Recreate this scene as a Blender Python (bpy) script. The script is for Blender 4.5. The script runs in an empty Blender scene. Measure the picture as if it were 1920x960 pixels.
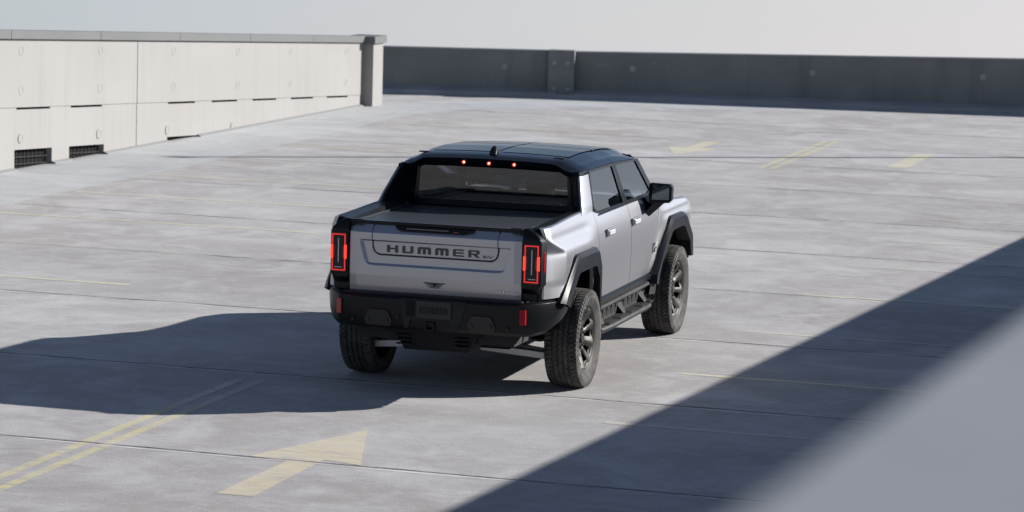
import bpy, bmesh, math, random
from mathutils import Vector, Matrix
R = math.radians
random.seed(7)
scene = bpy.context.scene
COL = scene.collection

# ------------------------------------------------------------------ frame
# everything on the ramped deck is modelled in deck coordinates (deck = z 0,
# rising along +Y in the real world) and then tipped by TILT.
TILT = R(3.1)
M = Matrix.Rotation(TILT, 4, 'X')
PHI = R(-0.45)                      # lane direction against the truck

# ------------------------------------------------------------------ camera
C = Vector((7.66668, -25.13014, 4.46534))
yaw, pit, rol, f = -0.28286, 0.12706, 0.02749, 5620.41
fw = Vector((math.sin(yaw)*math.cos(pit), math.cos(yaw)*math.cos(pit), -math.sin(pit)))
rt = Vector((math.cos(yaw), -math.sin(yaw), 0)); up = rt.cross(fw)
r2 = rt*math.cos(rol)+up*math.sin(rol); u2 = up*math.cos(rol)-rt*math.sin(rol)
cd = bpy.data.cameras.new("camera"); cam = bpy.data.objects.new("camera", cd); COL.objects.link(cam)
mw = Matrix.Identity(4)
for i in range(3):
    mw[i][0] = r2[i]; mw[i][1] = u2[i]; mw[i][2] = -fw[i]; mw[i][3] = C[i]
cam.matrix_world = M @ mw
cd.sensor_width = 36; cd.sensor_fit = 'HORIZONTAL'; cd.lens = f/1920*36
cd.clip_start = .05; cd.clip_end = 6000
cd.dof.use_dof = True; cd.dof.focus_distance = 25.5; cd.dof.aperture_fstop = (cd.lens/1000)/0.026
scene.camera = cam

# ------------------------------------------------------------------ light
EL = R(23.5)
h = Vector((.85, .53, 0)).normalized()
sdeck = Vector((h.x*math.cos(EL), h.y*math.cos(EL), math.sin(EL)))
S = (M.to_3x3() @ sdeck).normalized()
world = bpy.data.worlds.new("World"); scene.world = world; world.use_nodes = True
wt = world.node_tree; wt.nodes.clear()
def wn(t): return wt.nodes.new(t)
sky = wn('ShaderNodeTexSky'); sky.sky_type = 'NISHITA'; sky.sun_disc = False
sky.sun_elevation = math.asin(S.z); sky.sun_rotation = math.atan2(S.x, S.y)
sky.altitude = 1500; sky.air_density = 1.0; sky.dust_density = .2; sky.ozone_density = 2.5
geo = wn('ShaderNodeTexCoord'); sep = wn('ShaderNodeSeparateXYZ'); wt.links.new(geo.outputs['Generated'], sep.inputs[0])
# thin bright cloud bank low over the horizon, clear blue overhead
nz = wn('ShaderNodeTexNoise'); nz.inputs['Scale'].default_value = 2.2; nz.inputs['Detail'].default_value = 6
mp = wn('ShaderNodeMapping'); mp.inputs['Scale'].default_value = (1, 1, 4.5)
wt.links.new(geo.outputs['Generated'], mp.inputs[0]); wt.links.new(mp.outputs[0], nz.inputs['Vector'])
el_ = wn('ShaderNodeMapRange'); el_.inputs['From Min'].default_value = .025; el_.inputs['From Max'].default_value = .20
el_.inputs['To Min'].default_value = 1; el_.inputs['To Max'].default_value = 0; el_.interpolation_type = 'SMOOTHSTEP'
wt.links.new(sep.outputs['Z'], el_.inputs['Value'])
nm = wn('ShaderNodeMapRange'); nm.inputs['From Min'].default_value = .3; nm.inputs['From Max'].default_value = .62
nm.inputs['To Min'].default_value = .72; nm.inputs['To Max'].default_value = 1
wt.links.new(nz.outputs['Fac'], nm.inputs['Value'])
mul = wn('ShaderNodeMath'); mul.operation = 'MULTIPLY'; wt.links.new(el_.outputs[0], mul.inputs[0]); wt.links.new(nm.outputs[0], mul.inputs[1])
# clouds a little warmer and brighter towards the sun side (+x)
cx = wn('ShaderNodeMapRange'); cx.inputs['From Min'].default_value = -.48; cx.inputs['From Max'].default_value = -.1
wt.links.new(sep.outputs['X'], cx.inputs['Value'])
cc = wn('ShaderNodeMix'); cc.data_type = 'RGBA'
cc.inputs['A'].default_value = (4.2, 4.75, 5.2, 1); cc.inputs['B'].default_value = (6.6, 6.3, 6.75, 1)
wt.links.new(cx.outputs[0], cc.inputs['Factor'])
mx = wn('ShaderNodeMix'); mx.data_type = 'RGBA'
wt.links.new(mul.outputs[0], mx.inputs['Factor']); veil = wn('ShaderNodeMix'); veil.data_type = 'RGBA'; veil.inputs['Factor'].default_value = .22; veil.inputs['B'].default_value = (1.75, 1.62, 1.55, 1)
wt.links.new(sky.outputs[0], veil.inputs['A']); wt.links.new(veil.outputs['Result'], mx.inputs['A']); wt.links.new(cc.outputs['Result'], mx.inputs['B'])
bg = wn('ShaderNodeBackground'); bg.inputs['Strength'].default_value = .06
out = wn('ShaderNodeOutputWorld'); wt.links.new(mx.outputs['Result'], bg.inputs['Color']); wt.links.new(bg.outputs[0], out.inputs['Surface'])
sl = bpy.data.lights.new("sun", 'SUN'); sl.energy = 4.6; sl.angle = R(.5); sl.color = (1.0, .962, .915)
sun = bpy.data.objects.new("sun", sl); COL.objects.link(sun)
sun.matrix_world = Matrix.Translation((0, 0, 30)) @ S.to_track_quat('Z', 'Y').to_matrix().to_4x4()
vs = scene.view_settings; vs.view_transform = 'Standard'; vs.look = 'None'; vs.exposure = .95; vs.gamma = 1; vs.use_curve_mapping = False
scene.cycles.use_denoising = True
scene.cycles.max_bounces = 8; scene.cycles.transparent_max_bounces = 16
scene.cycles.sample_clamp_indirect = 6

# ------------------------------------------------------------------ materials
MATS = {}
def mat(name, col, rough=.5, metal=0, coat=0, coat_rough=.1, spec=.5, emis=None, estr=0):
    m = bpy.data.materials.new(name); m.use_nodes = True
    b = m.node_tree.nodes['Principled BSDF']
    b.inputs['Base Color'].default_value = (*col, 1); b.inputs['Roughness'].default_value = rough
    b.inputs['Metallic'].default_value = metal; b.inputs['Coat Weight'].default_value = coat
    b.inputs['Coat Roughness'].default_value = coat_rough; b.inputs['Specular IOR Level'].default_value = spec
    if emis: b.inputs['Emission Color'].default_value = (*emis, 1); b.inputs['Emission Strength'].default_value = estr
    MATS[name] = m; return m
class NT:
    def __init__(s, m): s.m = m; s.t = m.node_tree; s.b = s.t.nodes['Principled BSDF']; s.tc = s.t.nodes.new('ShaderNodeTexCoord')
    def n(s, t, **k):
        x = s.t.nodes.new(t)
        for a, v in k.items(): setattr(x, a, v)
        return x
    def l(s, a, b): s.t.links.new(a, b)
    def noise(s, scale, sc=(1, 1, 1), det=4, rough=.5, dist=0):
        mp = s.n('ShaderNodeMapping'); mp.inputs['Scale'].default_value = sc; s.l(s.tc.outputs['Object'], mp.inputs[0])
        z = s.n('ShaderNodeTexNoise'); z.inputs['Scale'].default_value = scale; z.inputs['Detail'].default_value = det
        z.inputs['Roughness'].default_value = rough; z.inputs['Distortion'].default_value = dist
        s.l(mp.outputs[0], z.inputs['Vector']); return z.outputs['Fac']
    def ramp(s, fac, a, b, lo=0., hi=1.):
        r = s.n('ShaderNodeMapRange'); r.inputs['From Min'].default_value = a; r.inputs['From Max'].default_value = b
        r.inputs['To Min'].default_value = lo; r.inputs['To Max'].default_value = hi; s.l(fac, r.inputs['Value']); return r.outputs[0]
    def mix(s, fac, a, b, mode='MIX'):
        x = s.n('ShaderNodeMix', data_type='RGBA', blend_type=mode)
        if isinstance(fac, (int, float)): x.inputs['Factor'].default_value = fac
        else: s.l(fac, x.inputs['Factor'])
        for k, v in (('A', a), ('B', b)):
            if isinstance(v, tuple): x.inputs[k].default_value = (*v, 1)
            else: s.l(v, x.inputs[k])
        return x.outputs['Result']
    def math(s, op, a, b):
        x = s.n('ShaderNodeMath', operation=op)
        for i, v in enumerate((a, b)):
            if isinstance(v, (int, float)): x.inputs[i].default_value = v
            else: s.l(v, x.inputs[i])
        return x.outputs[0]
    def color(s, c): s.l(c, s.b.inputs['Base Color'])
    def rough(s, c): s.l(c, s.b.inputs['Roughness'])
    def bump(s, hgt, st, dist=.01):
        b = s.n('ShaderNodeBump'); b.inputs['Strength'].default_value = st; b.inputs['Distance'].default_value = dist
        s.l(hgt, b.inputs['Height']); s.l(b.outputs[0], s.b.inputs['Normal'])

def concrete_color(N, base_a, base_b, pale):
    big = N.ramp(N.noise(.28, (1, 1, 1), 4, .55, .6), .38, .62)
    c = N.mix(big, base_a, base_b)
    # every pour between two joints has its own tone
    sp_ = N.n('ShaderNodeSeparateXYZ'); N.l(N.tc.outputs['Object'], sp_.inputs[0])
    bay = N.math('FLOOR', N.math('MULTIPLY', N.math('ADD', sp_.outputs['Y'], .532), 1/3.646), 0)
    wnz = N.n('ShaderNodeTexWhiteNoise', noise_dimensions='1D'); N.l(bay, wnz.inputs['W'])
    tone = N.ramp(wnz.outputs['Value'], 0, 1, .94, 1.06)
    blot = N.ramp(N.noise(.75, (1, 1, 1), 10, .62, 1.2), .46, .68)          # pale clouds of efflorescence
    c = N.mix(N.math('MULTIPLY', blot, .62), c, pale)
    blot2 = N.ramp(N.noise(2.6, (1, 1, 1), 8, .65, 1.0), .48, .72)
    c = N.mix(N.math('MULTIPLY', blot2, .42), c, pale)
    streak = N.ramp(N.noise(1.2, (.30, 2.2, 1), 8, .62, .6), .50, .74)
    c = N.mix(N.math('MULTIPLY', streak, .14), c, pale)
    dark = N.ramp(N.noise(.42, (1, 1.3, 1), 8, .62, 1.5), .52, .70)
    c = N.mix(N.math('MULTIPLY', dark, .42), c, tuple(v*.78 for v in base_a))
    spot = N.ramp(N.noise(1.7, (1, 1, 1), 5, .7, .3), .70, .78)
    c = N.mix(N.math('MULTIPLY', spot, .35), c, tuple(v*.62 for v in base_a))
    fine = N.ramp(N.noise(48, (1, 1, 1), 4, .75), .3, .7, .80, 1.18)
    fine2 = N.ramp(N.noise(11, (.5, 1.8, 1), 5, .7), .3, .7, .92, 1.08)
    f_ = N.math('MULTIPLY', N.math('MULTIPLY', fine, fine2), tone)
    cmb = N.n('ShaderNodeCombineColor')
    for i in range(3): N.l(f_, cmb.inputs[i])
    # black drips and scuffs scattered over the bays
    oil = N.ramp(N.noise(.9, (1, 1, 1), 3, .8, 2.5), .735, .775)
    c = N.mix(N.math('MULTIPLY', oil, .5), c, tuple(v*.45 for v in base_a))
    return N.mix(1.0, c, cmb.outputs[0], 'MULTIPLY')
m = mat('deck_concrete', (.4, .4, .4), .85, spec=.25); N = NT(m)
N.color(concrete_color(N, (.305, .290, .284), (.358, .351, .348), (.49, .482, .482)))
N.bump(N.noise(70, (1, 1, 1), 4, .7), .25, .006)
m = mat('pale_coating', (.45, .47, .49), .8, spec=.25); N = NT(m)
N.color(concrete_color(N, (.350, .360, .365), (.390, .40, .405), (.475, .478, .485)))
m = mat('white_panel', (.46, .445, .43), .75, spec=.25); N = NT(m)
c = N.mix(N.ramp(N.noise(.8, (1, .6, 1), 5), .35, .7), (.258, .251, .244), (.276, .270, .263))
c = N.mix(N.math('MULTIPLY', N.ramp(N.noise(2.4, (1, 2.5, .15), 7, .6), .52, .8), .40), c, (.20, .194, .186))
N.color(c); N.bump(N.noise(30), .1, .004)
m = mat('grey_concrete', (.3, .3, .31), .8, spec=.25); N = NT(m)
c = N.mix(N.ramp(N.noise(1.2, (1, 1, 1), 6), .35, .7), (.25, .25, .262), (.33, .328, .34))
c = N.mix(N.math('MULTIPLY', N.ramp(N.noise(1.4, (1, 1, 6), 8, .7, 1), .60, .72), .35), c, (.50, .49, .48))
N.color(c); N.bump(N.noise(40), .15, .004)
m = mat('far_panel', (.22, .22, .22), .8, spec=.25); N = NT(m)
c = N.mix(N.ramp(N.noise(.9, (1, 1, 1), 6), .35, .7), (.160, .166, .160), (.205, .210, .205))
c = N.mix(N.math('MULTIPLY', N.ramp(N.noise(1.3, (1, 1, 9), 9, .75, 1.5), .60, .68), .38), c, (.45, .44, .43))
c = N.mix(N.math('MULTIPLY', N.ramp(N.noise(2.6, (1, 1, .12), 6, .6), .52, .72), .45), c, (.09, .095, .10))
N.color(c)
m = mat('grey_cap_metal', (.13, .13, .13), .6, 0, spec=.3); N = NT(m)
N.color(N.mix(N.ramp(N.noise(.7, (1, 1, 1), 4), .3, .7), (.118, .122, .124), (.135, .138, .139)))
m = mat('zinc_cap', (.195, .206, .222), .6, 0, spec=.3); N = NT(m)
N.color(N.mix(N.ramp(N.noise(2.2, (1, .6, 1), 6, .6, .5), .35, .68), (.172, .185, .203), (.216, .224, .238)))
m = mat('kerb_concrete', (.36, .36, .36), .8, spec=.25); N = NT(m)
N.color(N.mix(N.ramp(N.noise(2, (1, 1, 1), 6), .35, .7), (.24, .243, .245), (.30, .30, .30)))
mat('foot_kerb', (.21, .213, .217), .85, spec=.2)
m = mat('joint_dark', (.10, .095, .09), .8); N = NT(m)
N.color(N.mix(N.ramp(N.noise(1.7, (1, 1, 1), 6, .7), .44, .60), (.075, .07, .068), (.34, .33, .325)))
m = mat('joint_pale', (.55, .54, .53), .8); N = NT(m)
N.color(N.mix(N.ramp(N.noise(1.1, (1, 1, 1), 7, .7), .40, .62), (.36, .35, .355), (.60, .585, .57)))
def worn_paint(name, paint, thr, amt):
    m = mat(name, paint, .8, spec=.25); N = NT(m)
    base = concrete_color(N, (.305, .290, .284), (.358, .351, .348), (.49, .482, .482))
    w = N.ramp(N.noise(6, (.5, 2.0, 1), 9, .75, .6), thr-.1, thr+.12)
    w = N.math('MULTIPLY', w, amt)
    N.color(N.mix(w, base, paint)); return m
worn_paint('paint_yellow', (.56, .50, .24), .44, .58)
worn_paint('paint_far', (.57, .52, .34), .42, .62)
worn_paint('paint_cream', (.56, .485, .33), .42, .66)
worn_paint('paint_faint', (.60, .56, .38), .44, .68)
worn_paint('paint_ghost', (.58, .55, .45), .48, .6)
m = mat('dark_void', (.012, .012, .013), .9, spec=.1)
mat('grille_bar', (.014, .0135, .013), .7)
mat('terrain', (.42, .42, .43), .95, spec=.1)
mat('pole_paint', (.10, .10, .11), .5)
# truck
m = mat('silver_paint', (.375, .378, .405), .38, .92, spec=.5, coat=.15, coat_rough=.3); N = NT(m)
N.rough(N.ramp(N.noise(260, (1, 1, 1), 2), .3, .7, .35, .39))
mat('black_gloss', (.005, .007, .011), .14, 0, spec=.33)
mat('black_satin', (.005, .0055, .007), .34, 0, spec=.22)
m = mat('black_plastic', (.020, .021, .023), .62, 0, spec=.35); N = NT(m)
N.color(N.mix(N.ramp(N.noise(5, (1, 1, 1), 6), .45, .75), (.005, .0055, .0065), (.016, .016, .016)))
m = mat('dusty_plastic', (.05, .048, .046), .6, 0, spec=.4); N = NT(m)
N.color(N.mix(N.ramp(N.noise(7, (1, 1, 1), 7, .7), .40, .7), (.011, .011, .012), (.038, .036, .034)))
m = mat('cover_vinyl', (.030, .034, .040), .38, 0, spec=.5); N = NT(m); N.bump(N.noise(180), .08, .002)
m = mat('tyre_rubber', (.03, .03, .03), .82, spec=.3); N = NT(m)
N.color(N.mix(N.ramp(N.noise(9, (1, 1, 1), 6, .65), .38, .68), (.032, .0315, .031), (.092, .087, .082)))
mat('flare_plastic', (.006, .008, .011), .38, 0, spec=.22)
mat('groove_rubber', (.008, .008, .008), .9)
mat('rim_bronze', (.052, .050, .047), .5, .8, spec=.4)
mat('lip_dark', (.045, .042, .04), .6, .3, spec=.3)
mat('hook_plate', (.030, .028, .027), .6, 0, spec=.3)
mat('rim_dark', (.02, .02, .02), .5, .3)
mat('brake_iron', (.10, .09, .08), .5, .6)
mat('handle_bright', (.72, .73, .75), .38, .6)
mat('chrome', (.75, .76, .78), .12, 1)
mat('arm_alloy', (.50, .50, .52), .5, .2)
mat('under_black', (.008, .008, .009), .7, spec=.2)
mat('red_glow', (.5, .01, .012), .3, emis=(1, .035, .03), estr=.33)
mat('red_hot', (.6, .03, .02), .3, emis=(1, .06, .03), estr=.58)
mat('red_lens', (.35, .008, .014), .18, 0, coat=.4)
mat('lamp_core', (1, .4, .3), .3, emis=(1, .25, .15), estr=3.2)
mat('white_lens', (.55, .57, .60), .15)
mat('seat_leather', (.035, .033, .033), .6); mat('interior_dark', (.012, .012, .013), .8)
mat('headliner', (.05, .05, .05), .9)
mat('letter_black', (.012, .013, .018), .16, 0, coat=.4)
mat('badge_metal', (.45, .45, .5), .25, 1)
mat('roof_sheen', (.005, .008, .012), .18, 0, spec=.10)
mat('dusty_plate', (.014, .015, .015), .55)
mat('chrome_dark', (.16, .155, .15), .35, 1)
mat('rail_alloy', (.10, .11, .12), .35, .7)
mat('mirror_glass', (.30, .34, .34), .04, 1)
def glass(name, tint, amt):
    m = bpy.data.materials.new(name); m.use_nodes = True; t = m.node_tree; t.nodes.clear()
    o = t.nodes.new('ShaderNodeOutputMaterial'); a = t.nodes.new('ShaderNodeBsdfTransparent'); g = t.nodes.new('ShaderNodeBsdfGlossy')
    a.inputs[0].default_value = (*tint, 1); g.inputs['Roughness'].default_value = .02; g.inputs[0].default_value = (1, 1, 1, 1)
    fr = t.nodes.new('ShaderNodeFresnel'); fr.inputs[0].default_value = 1.5
    mx = t.nodes.new('ShaderNodeMixShader'); mm = t.nodes.new('ShaderNodeMath'); mm.operation = 'ADD'; mm.inputs[1].default_value = amt
    t.links.new(fr.outputs[0], mm.inputs[0]); t.links.new(mm.outputs[0], mx.inputs[0]); t.links.new(a.outputs[0], mx.inputs[1]); t.links.new(g.outputs[0], mx.inputs[2])
    t.links.new(mx.outputs[0], o.inputs[0]); MATS[name] = m
glass('glass_privacy', (.34, .36, .37), .05); glass('glass_rear', (.22, .235, .235), .035); glass('glass_clear', (.80, .86, .84), .03); glass('glass_roof', (.03, .035, .04), .06)

# ------------------------------------------------------------------ helpers
class MB:
    def __init__(s): s.bm = bmesh.new()
    def box(s, x0, x1, y0, y1, z0, z1):
        v = [s.bm.verts.new(p) for p in ((x0,y0,z0),(x1,y0,z0),(x1,y1,z0),(x0,y1,z0),(x0,y0,z1),(x1,y0,z1),(x1,y1,z1),(x0,y1,z1))]
        for q in ((0,3,2,1),(4,5,6,7),(0,1,5,4),(1,2,6,5),(2,3,7,6),(3,0,4,7)): s.bm.faces.new([v[i] for i in q])
        return s
    def prism(s, ring0, ring1):
        a = [s.bm.verts.new(p) for p in ring0]; b = [s.bm.verts.new(p) for p in ring1]; n = len(a)
        s.bm.faces.new(a[::-1]); s.bm.faces.new(b)
        for i in range(n): s.bm.faces.new((a[i], a[(i+1) % n], b[(i+1) % n], b[i]))
        return s
    def loft(s, rings, closed=True, caps=True):
        V = [[s.bm.verts.new(p) for p in r] for r in rings]; n = len(rings[0])
        for A, B in zip(V, V[1:]):
            for i in range(n if closed else n-1): s.bm.faces.new((A[i], A[(i+1) % n], B[(i+1) % n], B[i]))
        if caps and closed: s.bm.faces.new(V[0][::-1]); s.bm.faces.new(V[-1])
        return s
    def cyl(s, c, axis, r, h, n=24, r2=None):
        c = Vector(c); axis = Vector(axis).normalized(); r2 = r if r2 is None else r2
        u = axis.orthogonal().normalized(); w = axis.cross(u)
        ring = lambda o, rr: [c+axis*o+(u*math.cos(2*math.pi*i/n)+w*math.sin(2*math.pi*i/n))*rr for i in range(n)]
        return s.prism(ring(-h/2, r), ring(h/2, r2))
    def tube(s, pts, r, n=10):
        pts = [Vector(p) for p in pts]; rings = []
        for i, p in enumerate(pts):
            d = (pts[min(i+1, len(pts)-1)]-pts[max(i-1, 0)]).normalized()
            ref = Vector((0, 0, 1)) if abs(d.z) < .9 else Vector((1, 0, 0))
            u = d.cross(ref).normalized(); w = d.cross(u)
            rings.append([p+(u*math.cos(2*math.pi*k/n)+w*math.sin(2*math.pi*k/n))*r for k in range(n)])
        return s.loft(rings)
    def quad(s, *p): s.bm.faces.new([s.bm.verts.new(q) for q in p]); return s
    def build(s, name, mt, parent=None, bevel=0, seg=2, angle=35, solid=0, loc=None, smooth=True, weld=True):
        bm = s.bm
        if weld: bmesh.ops.remove_doubles(bm, verts=bm.verts, dist=1e-5)
        bmesh.ops.recalc_face_normals(bm, faces=bm.faces)
        me = bpy.data.meshes.new(name); bm.to_mesh(me); bm.free()
        me.materials.append(MATS[mt])
        if smooth:
            me.polygons.foreach_set('use_smooth', [True]*len(me.polygons)); me.set_sharp_from_angle(angle=R(angle))
        o = bpy.data.objects.new(name, me); COL.objects.link(o)
        if parent: o.parent = parent
        if loc: o.location = loc
        if solid:
            md = o.modifiers.new('solid', 'SOLIDIFY'); md.thickness = abs(solid); md.offset = -1 if solid > 0 else 1
        if bevel:
            md = o.modifiers.new('bevel', 'BEVEL'); md.width = bevel; md.segments = seg; md.limit_method = 'ANGLE'; md.angle_limit = R(30)
            md.harden_normals = True
        return o
def empty(name, loc=(0, 0, 0), parent=None):
    o = bpy.data.objects.new(name, None); COL.objects.link(o); o.location = loc; o.empty_display_size = .3
    if parent: o.parent = parent
    return o
def tag(o, label=None, cat=None, group=None, kind=None):
    if label: o['label'] = label
    if cat: o['category'] = cat
    if group: o['group'] = group
    if kind: o['kind'] = kind
    return o
def interp(x, xs, ys, smooth=False):
    if x <= xs[0]: return ys[0]
    for i in range(len(xs)-1):
        if x <= xs[i+1]:
            t = (x-xs[i])/(xs[i+1]-xs[i])
            if smooth: t = t*t*(3-2*t)
            return ys[i]+(ys[i+1]-ys[i])*t
    return ys[-1]
def catmull(x, xs, ys):
    if x <= xs[0]: return ys[0]
    if x >= xs[-1]: return ys[-1]
    n = len(xs)
    for i in range(n-1):
        if x <= xs[i+1]:
            h_ = xs[i+1]-xs[i]; t = (x-xs[i])/h_
            m0 = (ys[i+1]-ys[max(i-1, 0)])/(xs[i+1]-xs[max(i-1, 0)]); m1 = (ys[min(i+2, n-1)]-ys[i])/(xs[min(i+2, n-1)]-xs[i])
            return (2*t**3-3*t*t+1)*ys[i]+(t**3-2*t*t+t)*h_*m0+(-2*t**3+3*t*t)*ys[i+1]+(t**3-t*t)*h_*m1
def sst(a, b, x):
    t = min(1, max(0, (x-a)/(b-a))); return t*t*(3-2*t)
def lane(x, y, z=0):      # lane-aligned deck coordinates -> truck/deck frame
    return Vector((x*math.cos(PHI)-y*math.sin(PHI), x*math.sin(PHI)+y*math.cos(PHI), z))

# ================================================================== SETTING
XL, XR = -11.35, 7.397
# surrounding flat land, far below the roof of the parking structure
t = MB(); n = 96
cv = t.bm.verts.new((0, 0, 0)); ring = [t.bm.verts.new((1900*math.cos(2*math.pi*i/n), 1900*math.sin(2*math.pi*i/n), 0)) for i in range(n)]
for i in range(n): t.bm.faces.new((cv, ring[i], ring[(i+1) % n]))
terrain = t.build('ground', 'terrain', loc=(0, 0, -15), smooth=False); tag(terrain, kind='structure')
# the deck: one thick slab
FARL = [(-20, 29.4), (-8.45, 33.25)]       # far wall base, left stretch
FARR = [(-8.45, 33.25), (14, 37.1)]        # right stretch
t = MB(); poly = [(-20, -40), (XR+.05, -40), (XR+.05, 36.2), (-8.45, 33.6), (-20, 29.8)]
t.prism([(x, y, -.45) for x, y in poly], [(x, y, 0) for x, y in poly])
deck = t.build('parking_deck', 'deck_concrete', smooth=False); tag(deck, kind='structure')
# pale coated gutter strip beside the white wall, widening round the corner
t = MB()
ptsL = []; yy = -16
L_in = [(-9.62, -16), (-9.56, 0), (-9.50, 10.1), (-9.44, 15.2), (-9.40, 17.7), (-9.45, 22.1), (-9.6, 27.0), (-8.9, 29.2), (-6.8, 31.0), (-4.2, 32.2), (-2.5, 33.6)]
L_out = [(-11.9, -16), (-11.6, 0), (-11.4, 10.1), (-11.3, 15.2), (-11.25, 17.7), (-11.15, 22.1), (-11.05, 27.0), (-11.0, 29.7), (-9.5, 31.2), (-8.3, 33.2), (-5.5, 33.7)]
a = []; b = []
for i in range(len(L_in)-1):
    for k in range(6):
        u = k/6; jit = random.uniform(-.02, .02)
        a.append((L_in[i][0]*(1-u)+L_in[i+1][0]*u+jit, L_in[i][1]*(1-u)+L_in[i+1][1]*u, .0008))
        b.append((L_out[i][0]*(1-u)+L_out[i+1][0]*u, L_out[i][1]*(1-u)+L_out[i+1][1]*u, .0008))
t.loft([a, b], closed=False)
apron = t.build('gutter_strip', 'pale_coating', smooth=False); tag(apron, kind='structure')

def strip(name, pts, w, mt, z=.004, jit=0, parent=None):
    """thin painted/sealed strip following points (lane coordinates)"""
    t = MB(); A = []; B = []
    pts = [Vector(p) for p in pts]; L = (pts[-1]-pts[0]).length; n = max(1, int(L/.35)) if jit else 1
    d = (pts[-1]-pts[0]).normalized(); nn = Vector((-d.y, d.x))
    for i in range(n+1):
        p = pts[0].lerp(pts[-1], i/n); j = random.uniform(-jit, jit)
        ww = w*(random.uniform(.6, 1.25) if jit else 1)
        q = p+nn*j
        A.append(lane(q.x+nn.x*ww/2, q.y+nn.y*ww/2, z)); B.append(lane(q.x-nn.x*ww/2, q.y-nn.y*ww/2, z))
    t.loft([A, B], closed=False); o = t.build(name, mt, smooth=False, weld=False); return tag(o, kind='structure')
JY = [-22.35, -18.7, -15.04, -11.4, -7.75, -4.11, -.532, 3.12, 6.74, 10.343, 14.065, 17.72, 21.38, 25.04, 28.7]
for i, y in enumerate(JY):
    x0 = -9.55 if y > -16 else -11.2
    strip('slab_joint', [(x0, y), (XR-.1, y)], .028, 'joint_dark', .003, .008)
    strip('joint_sealant', [(x0, y-.05), (XR-.1, y-.05)], .05, 'joint_pale', .0012, .012)
# construction seams halfway
for y in [6.74-1.83, 10.34-1.8, 14.06-1.8, 1.3]:
    strip('slab_joint', [(1.5, y), (XR-.1, y)], .014, 'joint_pale', .0012, .01)
# painted stall lines
for y, x1, mt in ((1.4, -5.3, 'paint_ghost'), (4.08, -5.1, 'paint_faint'), (6.72, -5.6, 'paint_ghost'), (9.36, -4.99, 'paint_faint'), (12.1, -5.2, 'paint_faint'), (14.75, -5.1, 'paint_faint'), (17.4, -5.2, 'paint_ghost'),
                (20.1, -5.1, 'paint_faint'), (22.7, -5.2, 'paint_ghost'), (25.4, -5.1, 'paint_faint'), (-1.3, -5.3, 'paint_ghost'), (-4.0, -5.3, 'paint_faint')):
    strip('stall_line', [(-9.5, y), (x1, y)], .11, mt, .002)
for y, mt in ((-9.55, 'paint_faint'), (-6.9, 'paint_ghost'), (-1.55, 'paint_ghost'), (1.12, 'paint_faint'), (3.9, 'paint_ghost'), (6.78, 'paint_faint'), (9.5, 'paint_ghost'), (12.2, 'paint_ghost'), (14.9, 'paint_ghost'), (17.6, 'paint_ghost')):
    strip('stall_line', [(1.66, y), (XR-.4, y)], .10, mt, .002)
# double yellow centre line: near stretch and far stretch (the middle is worn away)
for x in (-1.816, -1.625):
    strip('centre_line', [(x, -16), (x, -2.3)], .095, 'paint_yellow', .002)
    strip('centre_line', [(x, -2.3), (x, -.9)], .095, 'paint_ghost', .002)
    strip('centre_line', [(x-.015, 20.6), (x-.015, 26.2)], .10, 'paint_yellow', .002)
def arrow(pts, mt):
    t = MB(); P = [lane(x, y, .002) for x, y in pts]
    # shaft quad + head triangle pieces
    t.quad(P[0], P[1], P[2], P[6]); t.quad(P[6], P[2], P[4]); t.quad(P[2], P[3], P[4]); t.quad(P[5], P[6], P[4])
    o = t.build('painted_arrow', mt, smooth=False); return tag(o, kind='structure')
def arrow_at(cx, y0, d, mt, full=True):
    arrow([(cx-.14*d, y0), (cx+.14*d, y0), (cx+.13*d, y0+1.47*d), (cx+.46*d, y0+1.38*d), (cx+.02*d, y0+2.78*d), (cx-.44*d, y0+1.38*d), (cx-.11*d, y0+1.30*d)], mt)
arrow_at(-.02, -5.47, 1, 'paint_cream')
arrow_at(-3.56, 24.95, -1, 'paint_far')
t = MB(); t.quad(lane(-.05, 21.9, .002), lane(.27, 22.05, .002), lane(.29, 24.6, .002), lane(-.03, 24.6, .002))
tag(t.build('painted_arrow', 'paint_far', smooth=False), kind='structure')

# ---- long white panel wall on the left (its top is level, the deck climbs past it)
P0 = Vector((-11.32, 13.82, 0)); AZ = R(1.25); dv = Vector((math.sin(AZ), math.cos(AZ), 0)); nv = Vector((math.cos(AZ), -math.sin(AZ), 0))
SL = .0490
def WP(s, hh, o=0):       # s along wall, hh height above its own level line, o out towards the deck
    return P0+dv*s+nv*o+Vector((0, 0, hh-SL*s))
wall = empty('panel_wall', P0); tag(wall, 'long white concrete panel wall with grey cap and dark floor-level openings, left of the deck', 'wall', kind='thing')
wall_parts = []
def wpart(mb, name, mt, **k):
    o = mb.build(name, mt, None, **k); o.parent = wall; o.matrix_parent_inverse = Matrix.Translation(-P0); return o
def wbox(t, s0, s1, h0, h1, o0, o1):
    t.prism([WP(s0, h0, o0), WP(s1, h0, o0), WP(s1, h0, o1), WP(s0, h0, o1)], [WP(s0, h1, o0), WP(s1, h1, o0), WP(s1, h1, o1), WP(s0, h1, o1)])
SEND = 14.86
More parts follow.
